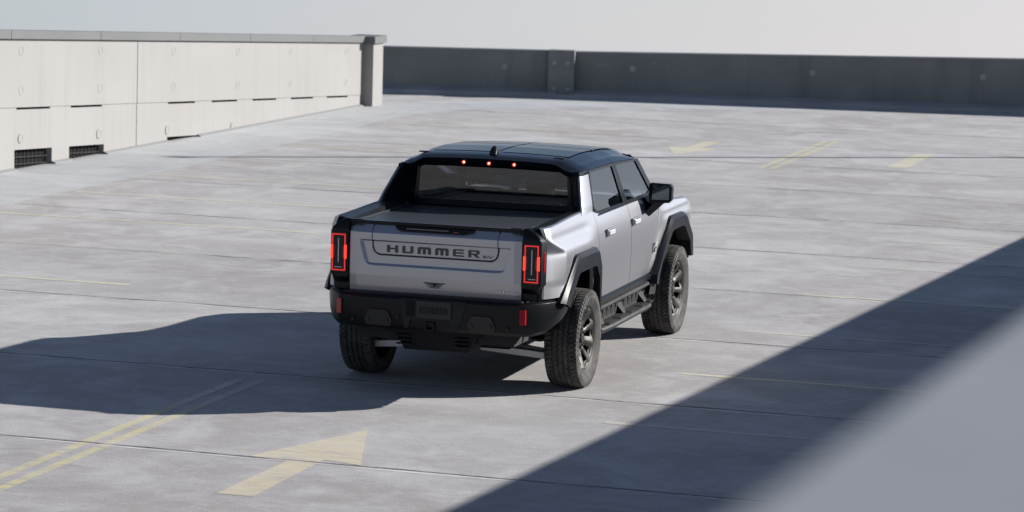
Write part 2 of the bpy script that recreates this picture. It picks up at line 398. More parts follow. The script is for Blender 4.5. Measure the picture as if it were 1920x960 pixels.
def panel(s0, s1, h0, h1, holes, out):
    t = MB(); ss = sorted({s0, s1, *[q for H in holes for q in H[:2]]}); hs = sorted({h0, h1, *[q for H in holes for q in H[2:]]})
    for a_, b_ in zip(ss, ss[1:]):
        for c_, d_ in zip(hs, hs[1:]):
            if any(H[0] <= a_+1e-6 and b_ <= H[1]+1e-6 and H[2] <= c_+1e-6 and d_ <= H[3]+1e-6 for H in holes): continue
            wbox(t, a_, b_, c_, d_, -.10, out)
    # drop internal faces
    bmesh.ops.remove_doubles(t.bm, verts=t.bm.verts, dist=1e-4)
    seen = {}
    for f_ in t.bm.faces: seen.setdefault(frozenset(v.index for v in f_.verts) if False else tuple(sorted(id(v) for v in f_.verts)), []).append(f_)
    kill = [f_ for v in seen.values() if len(v) > 1 for f_ in v]
    bmesh.ops.delete(t.bm, geom=kill, context='FACES_ONLY')
    return t
G = .012
bounds = [-36.6, -30.0, -23.4, -16.8, -10.2, -3.6+.02, 4.62, SEND]
bounds = [-37.2, -28.8, -20.4, -12.1, -3.75, 4.62, SEND]
slots = [(.5+1.775*k, 1.58+1.775*k) for k in range(-20, 8) if k not in (2,)]
slots = [(a_, b_) for a_, b_ in slots if not any(abs((a_+b_)/2-q) < .75 for q in bounds)]
louv = [(.44+1.787*k, 1.65+1.787*k) for k in range(-20, 4) if k != 2]
louv = [(a_, b_) for a_, b_ in louv if not any(abs((a_+b_)/2-q) < .75 for q in bounds)]
for a_, b_ in zip(bounds, bounds[1:]):
    s0, s1 = a_+G, b_-G
    sl_ = [(p_, q_, .906, .932) for p_, q_ in slots if p_ > s0 and q_ < s1]
    lv = [(p_, q_, -.15, .322 if p_ < 5 else .37) for p_, q_ in louv if p_ > s0 and q_ < s1]
    wpart(panel(s0, s1, -.15 if True else 0, .930, [(x0, x1, .902, .930) for x0, x1, _, _ in sl_]+lv, 0), 'lower_panel', 'white_panel', smooth=False)
    wpart(panel(s0, s1, .936, 1.925, [], .008), 'upper_panel', 'white_panel', smooth=False)
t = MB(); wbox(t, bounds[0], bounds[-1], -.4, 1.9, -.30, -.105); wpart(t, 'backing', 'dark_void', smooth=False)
# louvre openings: bars in front of the dark
for p_, q_ in louv:
    if q_ < -6: continue
    t = MB()
    for hh in (.10, .20): wbox(t, p_+.002, q_-.002, hh-SL*0, hh+.010, -.07, -.055)
    for k in range(9): wbox(t, p_+.1+k*.125, p_+.108+k*.125, -.14, .30, -.09, -.08)
    wpart(t, 'opening_grille', 'grille_bar', smooth=False)
cj = [-37.2]+[.22+2.96*k for k in range(-12, 5)]+[SEND+.03]
cj = [q for q in cj if q <= SEND+.04]
t = MB()
for a_, b_ in zip(cj, cj[1:]):
    t2 = MB(); wbox(t2, a_+.004, b_-.004, 1.925, 2.052, -.24, .06); wpart(t2, 'cap_section', 'grey_cap_metal', smooth=False, bevel=.006)
t.bm.free()
# low kerb at the wall foot, interrupted at the openings
ks = [bounds[0]]+[q for L_ in louv for q in L_]+[SEND-.1]
for a_, b_ in zip(ks[::2], ks[1::2]):
    P = lambda s, z, o: P0+dv*s+nv*o+Vector((0, 0, z))
    t = MB(); t.prism([P(a_, -.02, .0015), P(a_, -.02, .075), P(a_, .016, .062), P(a_, .040, .0015)], [P(b_, -.02, .0015), P(b_, -.02, .075), P(b_, .016, .062), P(b_, .040, .0015)])
    wpart(t, 'kerb', 'foot_kerb', smooth=False)
# round plugs over the panel anchors
def disc(s, hh, r=.072):
    t = MB(); c_ = WP(s, hh, .012); u = dv; w_ = Vector((0, 0, 1)); n = 24
    def rg(rr, o): return [WP(s, hh, o)+u*rr*math.cos(2*math.pi*i/n)+w_*rr*math.sin(2*math.pi*i/n) for i in range(n)]
    t.loft([rg(r, -.01), rg(r, .010), rg(r*.84, .013), rg(r*.78, .009)], caps=True)
    wpart(t, 'anchor_plug', 'white_panel')
for s in (.62-2.73*5, .62-2.73*4, .62-2.73*3, .62-2.73*2, .62-2.73, .62, 3.27, 6.0, 8.68, 11.08, 13.86):
    disc(s, 1.757); disc(s, 1.185)
for s in (.62-2.73*2, .62-2.73, .62, 3.24, 5.79, 8.48): disc(s, .484)

# ---- end column of the white wall
col = empty('wall_column', (-10.9, 28.9, 0)); tag(col, 'square white concrete column with grey cap where the white wall ends', 'column', kind='thing')
def par(mb, parent, name, mt, **k):
    o = mb.build(name, mt, None, **k); o.parent = parent; o.matrix_parent_inverse = Matrix.Translation(-Vector(parent.location)); return o
t = MB(); t.box(-11.25, -10.79, 28.60, 29.18, -.1, 1.185); par(t, col, 'shaft', 'white_panel', bevel=.01)
t = MB(); t.box(-11.30, -10.74, 28.54, 29.24, 1.187, 1.325); par(t, col, 'cap', 'grey_cap_metal', bevel=.006)

# ---- far parapet: two stretches and a pilaster, in shade
def far_wall(label, A, B, hA, hB, discs, seg):
    A = Vector((*A, 0)); B = Vector((*B, 0)); d = (B-A).normalized(); L = (B-A).length; nn = Vector((d.y, -d.x, 0))
    w = empty('parapet_wall', A); tag(w, label, 'wall', kind='thing')
    def P(s, z, o): return A+d*s+nn*o+Vector((0, 0, z))
    H = lambda s: hA+(hB-hA)*s/L
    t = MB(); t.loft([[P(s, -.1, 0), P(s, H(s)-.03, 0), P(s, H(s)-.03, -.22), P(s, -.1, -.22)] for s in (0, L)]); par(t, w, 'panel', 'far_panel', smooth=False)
    t = MB(); t.loft([[P(s, H(s)-.029, .015), P(s, H(s), .015), P(s, H(s), -.235), P(s, H(s)-.029, -.235)] for s in (0, L)]); par(t, w, 'cap', 'kerb_concrete', smooth=False)
    t = MB(); t.loft([[P(s, -.02, .26), P(s, .085, .235), P(s, .125, .10), P(s, .15, .002), P(s, -.02, .002)] for s in (0, L)]); par(t, w, 'kerb', 'grey_concrete', smooth=False)
    for s, z in discs:
        t = MB(); n = 20
        rg = lambda rr, o: [P(s, z, o)+d*rr*math.cos(2*math.pi*i/n)+Vector((0, 0, 1))*rr*math.sin(2*math.pi*i/n) for i in range(n)]
        t.loft([rg(.065, -.01), rg(.065, .02), rg(.05, .024)]); par(t, w, 'anchor_plug', 'kerb_concrete')
    return w
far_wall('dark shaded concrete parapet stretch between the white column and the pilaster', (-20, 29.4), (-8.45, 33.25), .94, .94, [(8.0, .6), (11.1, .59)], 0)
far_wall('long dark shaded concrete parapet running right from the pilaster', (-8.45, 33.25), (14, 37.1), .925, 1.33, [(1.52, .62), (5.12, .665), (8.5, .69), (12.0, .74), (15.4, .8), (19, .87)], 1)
# pilaster
A = Vector((-8.45, 33.25, 0)); d = (Vector((14, 37.1, 0))-A).normalized(); nn = Vector((d.y, -d.x, 0))
pil = empty('pilaster', A); tag(pil, 'short square concrete pilaster with four round plugs breaking the dark parapet', 'pilaster', kind='thing')
PP = lambda s, z, o: A+d*s+nn*o+Vector((0, 0, z))
t = MB(); t.prism([PP(-.17, -.05, -.1), PP(.36, -.05, -.1), PP(.36, -.05, .24), PP(-.17, -.05, .24)], [PP(-.17, .955, -.1), PP(.36, .955, -.1), PP(.36, .955, .24), PP(-.17, .955, .24)])
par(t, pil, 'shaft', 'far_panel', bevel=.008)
for s in (-.04, .23):
    for z in (.18, .70):
        t = MB(); n = 16
        rg = lambda rr, o: [PP(s, z, o)+d*rr*math.cos(2*math.pi*i/n)+Vector((0, 0, 1))*rr*math.sin(2*math.pi*i/n) for i in range(n)]
        t.loft([rg(.042, .23), rg(.042, .255), rg(.03, .258)]); par(t, pil, 'anchor_plug', 'kerb_concrete')

# ---- near parapet under the camera (out of focus, casts the broad shadow)
NW = empty('near_parapet', (XR, -23.8, 0)); tag(NW, 'blurred grey metal topped parapet filling the lower right corner', 'wall', kind='thing')
ZN = lambda y: 4.186-.0520*(y+23.844)
t = MB(); y0, y1 = -40, 36
t.loft([[(XR+.04, y, -.45), (XR+.04, y, ZN(y)-.13), (XR+.30, y, ZN(y)-.13), (XR+.30, y, -.45)] for y in (y0, y1)]); par(t, NW, 'panel', 'white_panel', smooth=False)
t = MB(); t.loft([[(XR, y, ZN(y)-.128), (XR, y, ZN(y)), (XR+.60, y, ZN(y)), (XR+.60, y, ZN(y)-.128)] for y in (y0, y1)]); par(t, NW, 'cap', 'zinc_cap', smooth=False, bevel=.008)
t = MB(); t.loft([[(XR+.302, y, -.45), (XR+.302, y, ZN(y)-1.15), (XR+9, y, ZN(y)-1.15), (XR+9, y, -.45)] for y in (y0, y1)])
tag(t.build('upper_ramp', 'deck_concrete', smooth=False), kind='structure')
# lamp post outside the frame: its thin shadow crosses the deck
def post(loc, hgt, r, label):
    o = empty('lamp_post', loc); tag(o, label, 'lamp post')
    t = MB(); t.cyl((0, 0, hgt/2), (0, 0, 1), r, hgt, 20, r*.75); t.build('pole', 'pole_paint', o)
    t = MB(); t.box(-.17, .17, -.17, .17, 0, .02); t.cyl((0, 0, .12), (0, 0, 1), r*1.6, .2, 16); t.build('base_plate', 'pole_paint', o)
    t = MB(); t.box(-r*1.6, r*3.0, -r*1.3, r*1.3, hgt-.02, hgt+.05); t.build('lamp_head', 'pole_paint', o, bevel=.01)
post((4.75, 26.72, 0), 7.6, .075, 'tall dark lamp post at the right edge of the deck near the far parapet')
post((XR+.45, 17.45, ZN(17.45)-1.15), 1.32, .035, 'short dark lamp post behind the near parapet')

# ================================================================== TRUCK
TR = empty('pickup_truck', (0, 0, 0))
tag(TR, 'matte silver pickup truck with black roof and red tail lights parked on the deck', 'pickup truck')
def part(mb, name, mt, parent=TR, **k): return mb.build(name, mt, parent, **k)

# ---------- side body
def bodyx(y, z):
    x = catmull(z, [.60, .70, .80, 1.05, 1.20, 1.30, 1.38, 1.44, 1.50, 1.56], [.985, 1.008, 1.022, 1.030, 1.026, 1.014, .996, .975, .950, .925])
    if y < .5:   # bed side haunch: shoulder shelf, then a bulge over the wheel
        k = sst(.5, .05, y)
        hx = catmull(z, [.60, .85, 1.05, 1.20, 1.28, 1.33, 1.39, 1.45, 1.50, 1.56], [1.0, 1.040, 1.052, 1.050, 1.040, 1.016, .984, .968, .949, .925])
        x = x*(1-k)+hx*k
        ycr = interp(z, [.85, 1.0, 1.28, 1.40, 1.45], [-.80, -.70, -.68, -1.0, -1.10])
        bx = interp(z, [.85, 1.05, 1.30, 1.42, 1.50], [.962, .958, .925, .938, .925])
        if y < ycr+.02:      # flat facet running back to the lamp
            t_ = min(1.2, max(0, (ycr-y)/(ycr+1.05))) if ycr > -1.04 else 0
            x = x*(1-t_)+min(x, bx)*t_
        x -= .02*sst(-.9, -1.04, y)
    if y > 2.72: # front fender
        k = sst(2.72, 3.1, y)
        x += k*interp(z, [.6, .9, 1.15, 1.25, 1.4], [.0, .016, .018, .0, -.045], True)
        x -= .24*max(0, y-3.95)**1.3
    return x
def side_panel(name, s, ya, yb, zb, zt, mt='silver_paint', parent=TR, dy=.02, nz=44, curl=True, curl_z=None):
    """sheet between bottom curve zb(y) and top curve zt(y)"""
    n = max(2, int(round((yb-ya)/dy))); t = MB(); rows = []
    for i in range(n+1):
        y = ya+(yb-ya)*i/n; z0, z1 = zb(y), zt(y); row = []
        row.append((s*(bodyx(y, z0)-.03), y, z0+.001))
        for j in range(nz+1):
            z = z0+(z1-z0)*j/nz; row.append((s*bodyx(y, z), y, z))
        if curl:
            xt = bodyx(y, z1); row += [(s*(xt-.012), y, z1+.008), (s*(xt-.03), y, z1+.010)]
        else: row.append((s*(bodyx(y, z1)-.03), y, z1-.001))
        rows.append(row)
    # end returns
    rows = [[(p[0]-s*.03, p[1]+.0005, p[2]) for p in rows[0]]]+rows+[[(p[0]-s*.03, p[1]-.0005, p[2]) for p in rows[-1]]]
    t.loft(rows, closed=False); return part(t, name, mt, parent, angle=50)
# wheel-arch cut lines (upper edge of the openings on the painted panels)
def arch_r(y): return interp(y, [-.80, -.62, -.40, .20, .335], [.88, .90, 1.10, 1.10, .70])
def arch_f(y): return interp(y, [2.48, 2.60, 3.04, 3.66, 3.92, 4.02], [.70, .76, 1.12, 1.12, .92, .70])
GAP = .0045
for s in (1, -1):
    # bed side
    zb = lambda y: .905 if y < -.62 else (arch_r(y) if y < .335 else .70)
    def zt(y): return 1.50+.02*sst(-.9, .1, y)
    bs = side_panel('bed_side', s, -1.02, .335, zb, zt, parent=TR)
    # C pillar sail + rear quarter behind the door
    def quarter(s):
        t = MB(); rows = []; n = 30
        for j in range(n+1):
            z = 1.505+(1.815-1.505)*j/n
            yr = interp(z, [1.50, 1.535, 1.60, 1.815], [.10, .175, .215, .40]); yf = interp(z, [1.50, 1.56, 1.60, 1.815], [.50, .535, .56, .70])
            xb = interp(z, [1.50, 1.56, 1.815], [.953, .938, .853], False)
            rows.append([(s*(xb-.03), yr+.004, z), (s*(xb-.006), yr, z)]+[(s*(xb+.006*math.sin(math.pi*k/8)), yr+.006+(yf-yr-.006)*k/8, z) for k in range(9)]+[(s*(xb-.03), yf+.002, z)])
        t.loft(rows, closed=False)
        return part(t, 'corner_pillar', 'silver_paint', TR, angle=50)
    # filler between bed side and door
    side_panel('quarter_panel', s, .336, .497, lambda y: .70, lambda y: 1.505, parent=TR, curl=False)
    quarter(s)
    dtop = lambda y: 1.455
    side_panel('door', s, .503, 1.655, lambda y: .715, lambda y: interp(y, [.50, .60, .68, .80], [1.50, 1.475, 1.462, 1.455], True), parent=TR, curl=False)
    def fd_bot(y): return interp(y, [1.66, 2.30, 2.45, 2.62, 2.72, 2.755], [.715, .715, .72, .80, .93, 1.05])
    side_panel('door', s, 1.664, 2.735, fd_bot, dtop, parent=TR, curl=False)
    ff = lambda y: interp(y, [2.46, 2.60, 3.04, 3.66, 3.92, 4.02, 4.2], [.70, .76, 1.12, 1.12, .92, .72, .72])
    def fbot(y): return max(ff(y), interp(y, [2.44, 2.45, 2.62, 2.72, 2.76], [.72, .72, .80, .93, 1.05]) if y < 2.742 else ff(y))
    ftop = lambda y: interp(y, [2.45, 2.62, 2.72, 2.744, 2.76, 2.9, 3.3, 3.9, 4.2], [.722, .795, .93, 1.04, 1.42, 1.40, 1.335, 1.30, 1.22])
    side_panel('front_fender', s, 2.744, 4.16, lambda y: interp(y, [2.744, 2.75, 3.04], [.88, .88, 1.12]) if y < 3.04 else ff(y), ftop, parent=TR, curl=True)
    # lower strip of the fender between door edge and flare
    t = MB(); rows = []
    for k in range(21):
        z = .72+.17*k/20; y1_ = interp(z, [.70, .76, .90], [2.48, 2.60, 2.76]); y0_ = interp(z, [.715, .72, .80, .93], [2.44, 2.458, 2.628, 2.726])
        rows.append([(s*bodyx(y0_+(y1_-y0_)*q/4, z), y0_+(y1_-y0_)*q/4, z) for q in range(5)])
    t.loft(rows, closed=False); part(t, 'fender_strip', 'silver_paint')

# ---------- inner dark structure so no light leaks through the gaps
t = MB()
t.box(-.70, .70, -1.02, 4.05, .48, .92)
t.box(-.955, -.93, .40, 2.74, .60, 1.42); t.box(.93, .955, .40, 2.74, .60, 1.42)
t.box(-.94, .94, .36, .40, .60, 1.44)
t.box(-.90, .90, 2.86, 2.90, .60, 1.33)
t.box(-.95, .95, .5, 2.7, .50, .62)
t.box(-.975, -.955, .36, 2.5, .40, .66); t.box(.955, .975, .36, 2.5, .40, .66)
part(t, 'inner_structure', 'interior_dark', smooth=False)
# wheel well liners
for s in (1, -1):
    for yc in (0, 3.444):
        t = MB(); r0 = []; r1 = []
        for k in range(25):
            a_ = R(14)+R(152)*k/24
            r0.append((s*.70, yc+.64*math.cos(a_), .44+.66*math.sin(a_)*1.0)); r1.append((s*.985, yc+.64*math.cos(a_), .44+.66*math.sin(a_)))
        t.loft([r0, r1], closed=False)
        t.loft([r0, [(s*.70, yc, .5)]*25], closed=False)
        part(t, 'wheel_well', 'under_black')

# ---------- tailgate: height field with recess, bevels, cut line, handle pocket
W = .765
def tg_y(x, z):
    y = -1.10
    y += .72*max(0, z-1.392)+(.0 if z < 1.38 else 0)            # upper bevel turned to the sky
    y += .17*max(0, 1.03-z)-.10*max(0, .915-z)                   # tuck-under
    y += .02*max(0, abs(x)-.70)/.06*.5
    # recess: rounded trapezoid
    hw = .685-(1.32-z)*.26
    k = sst(1.332, 1.320, z)*sst(1.110, 1.136, z+.0)*sst(0, -.050, abs(x)-hw)
    if z < 1.17 and abs(x) > hw-.09:      # rounded lower corners
        q_ = math.hypot(max(0, abs(x)-(hw-.09)), max(0, 1.17-z)*1.4); k *= sst(.095, .06, q_)
    k *= .017
    y += k
    # cut line
    hw2 = .560-(max(0, 1.30-z))*.12
    dx = abs(x)-hw2; dz = 1.209-z; r = .06; qx = max(dx+r, 0); qz = max(dz+r, 0)
    sd2 = min(max(dx+r, dz+r), 0)+math.hypot(qx, qz)-r
    if abs(sd2) < .0058: y += .012
    # emblem notch
    if .945 < z < 1.0:
        hwl = interp(z, [.945, .995], [.05, .115]); k = sst(.0, -.02, abs(x)-hwl)*sst(.995, .985, z)*sst(.945, .955, z)
        y += .014*k*(1-(z-.95)/.07)
    return y
xs = []; nx = 380
t = MB(); rows = []
for j in range(151):
    z = .872+(1.487-.872)*j/150
    row = [(-W+2*W*i/nx, tg_y(-W+2*W*i/nx, z), z) for i in range(nx+1)]
    row = [(-W, -1.03, z)]+row+[(W, -1.03, z)]; rows.append(row)
rows = [[(p[0], -1.03, p[2]) for p in rows[0]]]+rows+[[(p[0], -1.00, p[2]) for p in rows[-1]]]
t.loft(rows, closed=False); TG = part(t, 'tailgate', 'silver_paint', angle=60)
# dark line inside the cut
t = MB(); pts = []
def cutpt(a): return a
path = [(-.560, 1.475), (-.560, 1.30), (-.5545, 1.269)]
for k in range(7):
    a_ = math.pi+math.pi/2*k/6; path.append((-.490+.0605*math.cos(a_), 1.269+.0605*math.sin(a_)))
path += [(-x_, z_) for x_, z_ in reversed(path)]
for (x0, z0), (x1, z1) in zip(path, path[1:]):
    d_ = Vector((x1-x0, z1-z0)).normalized(); n_ = Vector((-d_.y, d_.x))*.0038
    q = [(x0+n_.x, z0+n_.y), (x1+n_.x, z1+n_.y), (x1-n_.x, z1-n_.y), (x0-n_.x, z0-n_.y)]
    def yy_(x_, z_):
        y = -1.10+.72*max(0, z_-1.392)
        if z_ < 1.326: y += .017
        return y-.0015
    t.quad(*[(x_, yy_(x_, z_), z_) for x_, z_ in q])
part(t, 'cut_line', 'groove_rubber', TG, smooth=False)
t = MB(); t.prism([(x_, tg_y(0, 1.41)-.004, z_) for x_, z_ in ()] or [(-.36, -1.085, 1.448), (-.31, -1.093, 1.425), (.24, -1.093, 1.425), (.34, -1.083, 1.455), (.34, -1.078, 1.462), (-.36, -1.078, 1.462)],
                  [(-.36, -1.03, 1.448), (-.31, -1.03, 1.425), (.24, -1.03, 1.425), (.34, -1.03, 1.455), (.34, -1.03, 1.462), (-.36, -1.03, 1.462)])
part(t, 'handle_pocket', 'under_black', TG, smooth=False)
t = MB(); t.box(-.26, .12, -1.100, -1.085, 1.437, 1.450); part(t, 'pull_handle', 'rail_alloy', TG, bevel=.004)
t = MB(); t.box(.16, .20, -1.098, -1.09, 1.433, 1.440); part(t, 'lamp', 'red_lens', TG)
t = MB(); t.cyl((0, -1.096, .972), (0, 1, 0), .012, .02, 16); part(t, 'camera_lens', 'black_gloss', TG)
# lettering
def letters(word, x0, z0, hgt, widths, gap, depth, yplane, mt, name):
    G_ = {'H': [(0, 0, .26, 1), (.74, 0, 1, 1), (.26, .42, .74, .64)],
          'U': [(0, .0, .26, 1), (.74, .16, 1, 1), (.26, 0, .74, .22), (.74, 0, .94, .16)],
          'M': [(0, 0, .22, .84), (.06, .84, .94, 1), (.22, .70, .78, .84), (.39, 0, .61, .70), (.78, 0, 1, .84)],
          'E': [(0, .1, .24, .9), (.06, .9, 1, 1), (.24, .80, 1, .9), (.24, .40, .96, .60), (.24, .1, 1, .20), (.06, 0, 1, .1)],
          'R': [(0, 0, .25, 1), (.25, .80, .92, 1), (.74, .52, 1, .90), (.25, .38, .86, .56)],
          'V': []}
    x = x0; parent = None; k = 0
    out_ = []
    for ch, w_ in zip(word, widths):
        t = MB()
        for a_, b_, c_, d_ in G_[ch]:
            t.box(x+a_*w_, x+c_*w_, yplane-depth, yplane+.004, z0+b_*hgt, z0+d_*hgt)
        if ch == 'R': t.prism([(x+.42*w_, yplane-depth, z0+.4*hgt), (x+.70*w_, yplane-depth, z0+.4*hgt), (x+1.04*w_, yplane-depth, z0), (x+.74*w_, yplane-depth, z0)], [(x+.42*w_, yplane, z0+.4*hgt), (x+.70*w_, yplane, z0+.4*hgt), (x+1.04*w_, yplane, z0), (x+.74*w_, yplane, z0)])
        if ch == 'V':
            for sgn in (0, 1):
                xa = x+w_*(0 if not sgn else 1); xb = x+w_*.5
                t.prism([(xa-.1*w_, yplane-depth, z0+hgt), (xa+.12*w_, yplane-depth, z0+hgt), (xb+.12*w_, yplane-depth, z0), (xb-.12*w_, yplane-depth, z0)], [(xa-.1*w_, yplane, z0+hgt), (xa+.12*w_, yplane, z0+hgt), (xb+.12*w_, yplane, z0), (xb-.12*w_, yplane, z0)])
        out_.append(part(t, name, mt, TG, smooth=False)); x += w_+gap
letters('HUMMER', -.432, 1.232, .062, (.098, .098, .118, .118, .098, .098), .039, .007, -1.083, 'letter_black', 'letter')
letters('EV', .423, 1.232, .022, (.040, .042), .006, .004, -1.083, 'letter_black', 'letter')
# small bright badge marks, lower right
t = MB()
for k, (w_, h_) in enumerate([(.010, .020), (.016, .016), (.008, .022), (.014, .022), (.006, .018), (.016, .008), (.006, .022), (.012, .016), (.010, .022), (.014, .012)]):
    x_ = .555+k*.0185; t.box(x_, x_+w_*.8, -1.096, -1.084, .944, .944+h_)
part(t, 'badge', 'badge_metal', TG, smooth=False)

# ---------- tail lamps and corner housings
for s in (1, -1):
    X = lambda x_: s*x_
    t = MB(); rows = []
    for z in (.885, .95, 1.0, 1.03, 1.39, 1.42, 1.47, 1.50):
        o_ = interp(z, [.885, .98, 1.03, 1.39, 1.42, 1.47, 1.50], [-.055, -.045, -.005, -.005, .0, .03, .055])
        yb = -1.105-o_*0+max(0, o_)*.9+(.045 if z < 1.0 else 0)
        xo = interp(z, [1.0, 1.001, 1.39, 1.42, 1.47, 1.50], [.918, .938, .938, .925, .875, .815])
        rows.append([(X(.772), -.96, z), (X(.772), yb, z), (X(xo-.02), yb, z), (X(xo), yb+.012, z), (X(xo+.022), -1.0, z), (X(.93), -.96, z)])
    t.loft(rows); part(t, 'lamp_housing', 'black_satin', bevel=.004)
    L = empty('tail_lamp', (0, 0, 0), TR)
    t = MB(); t.box(*(sorted((X(.785), X(.932)))), -1.112, -1.09, 1.035, 1.385); part(t, 'lens', 'black_gloss', L, bevel=.006)
    # red ring
    a0, a1, z0, z1, w_ = .797, .919, 1.052, 1.368, .009
    t = MB()
    def rb(xa, xb, za, zb_, d=.121): t.box(*(sorted((X(xa), X(xb)))), -d, -.09, za, zb_)
    def rbb(t, xa, xb, za, zb_, yo=-1.121): t.box(*(sorted((X(xa), X(xb)))), yo, -1.10, za, zb_)
    rbb(t, a0, a1, z1-w_, z1); rbb(t, a0, a1, z0, z0+w_); rbb(t, a0, a0+w_, z0+w_, z1-w_); rbb(t, a1-w_, a1, z0+w_, z1-w_)
    part(t, 'light_ring', 'red_glow', L, smooth=False)
    for q0 in (a0, a1):
        t = MB(); rbb(t, q0-.010, q0+.010, 1.155, 1.275, -1.126); part(t, 'light_bar', 'red_hot', L, bevel=.003)
    for q0, q1 in ((a0+.010, a0+.024), (a1-.024, a1-.010)):
        t = MB(); rbb(t, q0, q1, 1.165, 1.265, -1.119); part(t, 'inner_lens', 'red_lens', L, bevel=.002)
    t = MB(); rbb(t, .857, .865, 1.12, 1.33, -1.118); rbb(t, .83, .895, 1.078, 1.084, -1.116); part(t, 'reversing_light', 'white_lens', L, smooth=False)
    t = MB(); t.prism([(X(.953), -1.050, 1.15), (X(.957), -1.038, 1.15), (X(.957), -1.038, 1.30), (X(.953), -1.050, 1.30)], [(X(.945), -1.045, 1.13), (X(.954), -1.02, 1.13), (X(.954), -1.02, 1.31), (X(.945), -1.045, 1.31)])
    part(t, 'side_marker', 'red_lens', smooth=False)

# ---------- bed rails and cover
t = MB(); t.box(-.735, .735, -1.045, .50, 1.452, 1.468); part(t, 'bed_cover', 'cover_vinyl', bevel=.004)
t = MB(); t.box(-.745, .745, -1.058, -1.040, 1.462, 1.491); part(t, 'cover_edge', 'black_satin', bevel=.005)
for s in (1, -1):
    X = lambda x_: s*x_
    t = MB(); rows = []
    for y in (-1.06, -1.0, -.9, .1, .50):
        xo = bodyx(max(y, -1.02), 1.50)-.012-(.11 if y < -1.03 else .03 if y < -.95 else 0); zt_ = 1.505+.02*sst(-.9, .1, y)-(.022 if y < -1.03 else 0)
        rows.append([(X(.738), y, 1.43), (X(.738), y, 1.468), (X(.775), y, 1.474), (X(.80), y, zt_-.012), (X(xo-.015), y, zt_+.004), (X(xo), y, zt_-.004), (X(xo-.004), y, 1.40), (X(min(.90, xo-.02)), y, 1.38)])
    t.loft(rows); part(t, 'bed_rail_cap', 'black_satin', bevel=.003)
    t = MB(); t.box(*(sorted((X(.738), X(.758)))), -1.04, .46, 1.470, 1.482); part(t, 'track_rail', 'rail_alloy', smooth=False)
    t = MB(); t.box(*(sorted((X(.66), X(.765)))), -1.085, -1.03, 1.478, 1.500); part(t, 'latch_cover', 'black_satin', bevel=.004)
    t = MB(); t.box(*(sorted((X(.745), X(.785)))), .40, .46, 1.470, 1.505); part(t, 'rail_stop', 'black_plastic', bevel=.004)

# ---------- cab: roof, header, pillars
def zc(y): return interp(y, [.42, .50, .62, 1.2, 1.8, 2.3, 2.46], [1.925, 1.950, 1.965, 1.972, 1.955, 1.920, 1.895])
def roofsec(y, n=18):
    c_ = zc(y); xe = interp(y, [.42, .5, .62, .9, 2.2, 2.46], [.745, .775, .792, .800, .792, .775])
    row = []
    for i in range(-n, n+1):
        u = i/n; au = abs(u); x_ = math.copysign(xe*(au if au < .8 else au), u)
        dz = .022*au*au + .055*sst(.80, 1.0, au)
        row.append((x_, y, c_-dz))
    return row
ys = [.42, .44, .47, .5, .55, .62]+[.62+.07*k for k in range(1, 24)]+[2.28, 2.34, 2.4, 2.46]
t = MB(); rows = [roofsec(y) for y in ys]; t.loft(rows, closed=False)
roof = part(t, 'roof', 'black_gloss', angle=60)
# roof glass panels (left/right, front/rear) with seams
for (xa, xb, ya, yb) in ((-.66, -.012, .70, 1.52), (.012, .66, .70, 1.52), (-.66, -.012, 1.56, 2.28), (.012, .66, 1.56, 2.28)):
    t = MB(); rows = []
    for j in range(13):
        y = ya+(yb-ya)*j/12; row = []
        for i in range(13):
            x_ = xa+(xb-xa)*i/12; row.append((x_, y, zc(y)-.022*(x_/.79)**2+.0045))
        rows.append(row)
    t.loft(rows, closed=False); part(t, 'roof_panel', 'roof_sheen', roof, solid=.0)
# latches / small fittings on the roof
for (x_, y) in ((-.66, .60), (.60, .60), (-.60, 1.54), (.62, 1.52)):
    t = MB(); z_ = zc(y)-.022*(x_/.79)**2; t.box(x_-.05, x_+.05, y-.018, y+.018, z_-.008, z_+.004); part(t, 'roof_latch', 'black_satin', roof, bevel=.004)
# rear header (vertical face under the roof edge)
t = MB(); sec = roofsec(.42, 18)
rows = [sec, [(p[0]*.995, .424, p[2]-.012) for p in sec], [(p[0]*1.0, .447, p[2]-.055+.006*abs(p[0])) for p in sec], [(p[0]*1.01, .475, 1.842-.010*(p[0]/.75)**2) for p in sec], [(p[0]*1.0, .53, 1.838-.010*(p[0]/.75)**2) for p in sec]]
t.loft(rows, closed=False); part(t, 'rear_header', 'black_gloss', roof, angle=60)
# high-mounted lamps
for x_ in (-.235, 0, .235):
    mk = empty('roof_marker_lamp', (0, 0, 0), roof)
    t = MB(); t.cyl((x_, .440, 1.885), (0, 1, .1), .026, .03, 20); t.build('bezel', 'black_plastic', mk)
    t = MB(); t.cyl((x_, .424, 1.885), (0, 1, .1), .017, .012, 16); t.build('lens', 'red_glow', mk)
    t = MB(); t.cyl((x_+.004, .416, 1.887), (0, 1, .1), .009, .008, 12); t.build('bulb', 'lamp_core', mk)
# shark fin
t = MB(); rows = []
for z, hw, ya, yb in ((1.955, .036, .52, .70), (1.985, .032, .54, .69), (2.012, .024, .56, .665), (2.030, .012, .575, .64)):
    rows.append([(-hw, ya+.01, z), (0, ya-.005, z), (hw, ya+.01, z), (hw*.8, yb-.04, z), (0, yb, z), (-hw*.8, yb-.04, z)])
t.loft(rows); part(t, 'antenna_fin', 'black_satin', roof, bevel=.006, seg=3, angle=60)
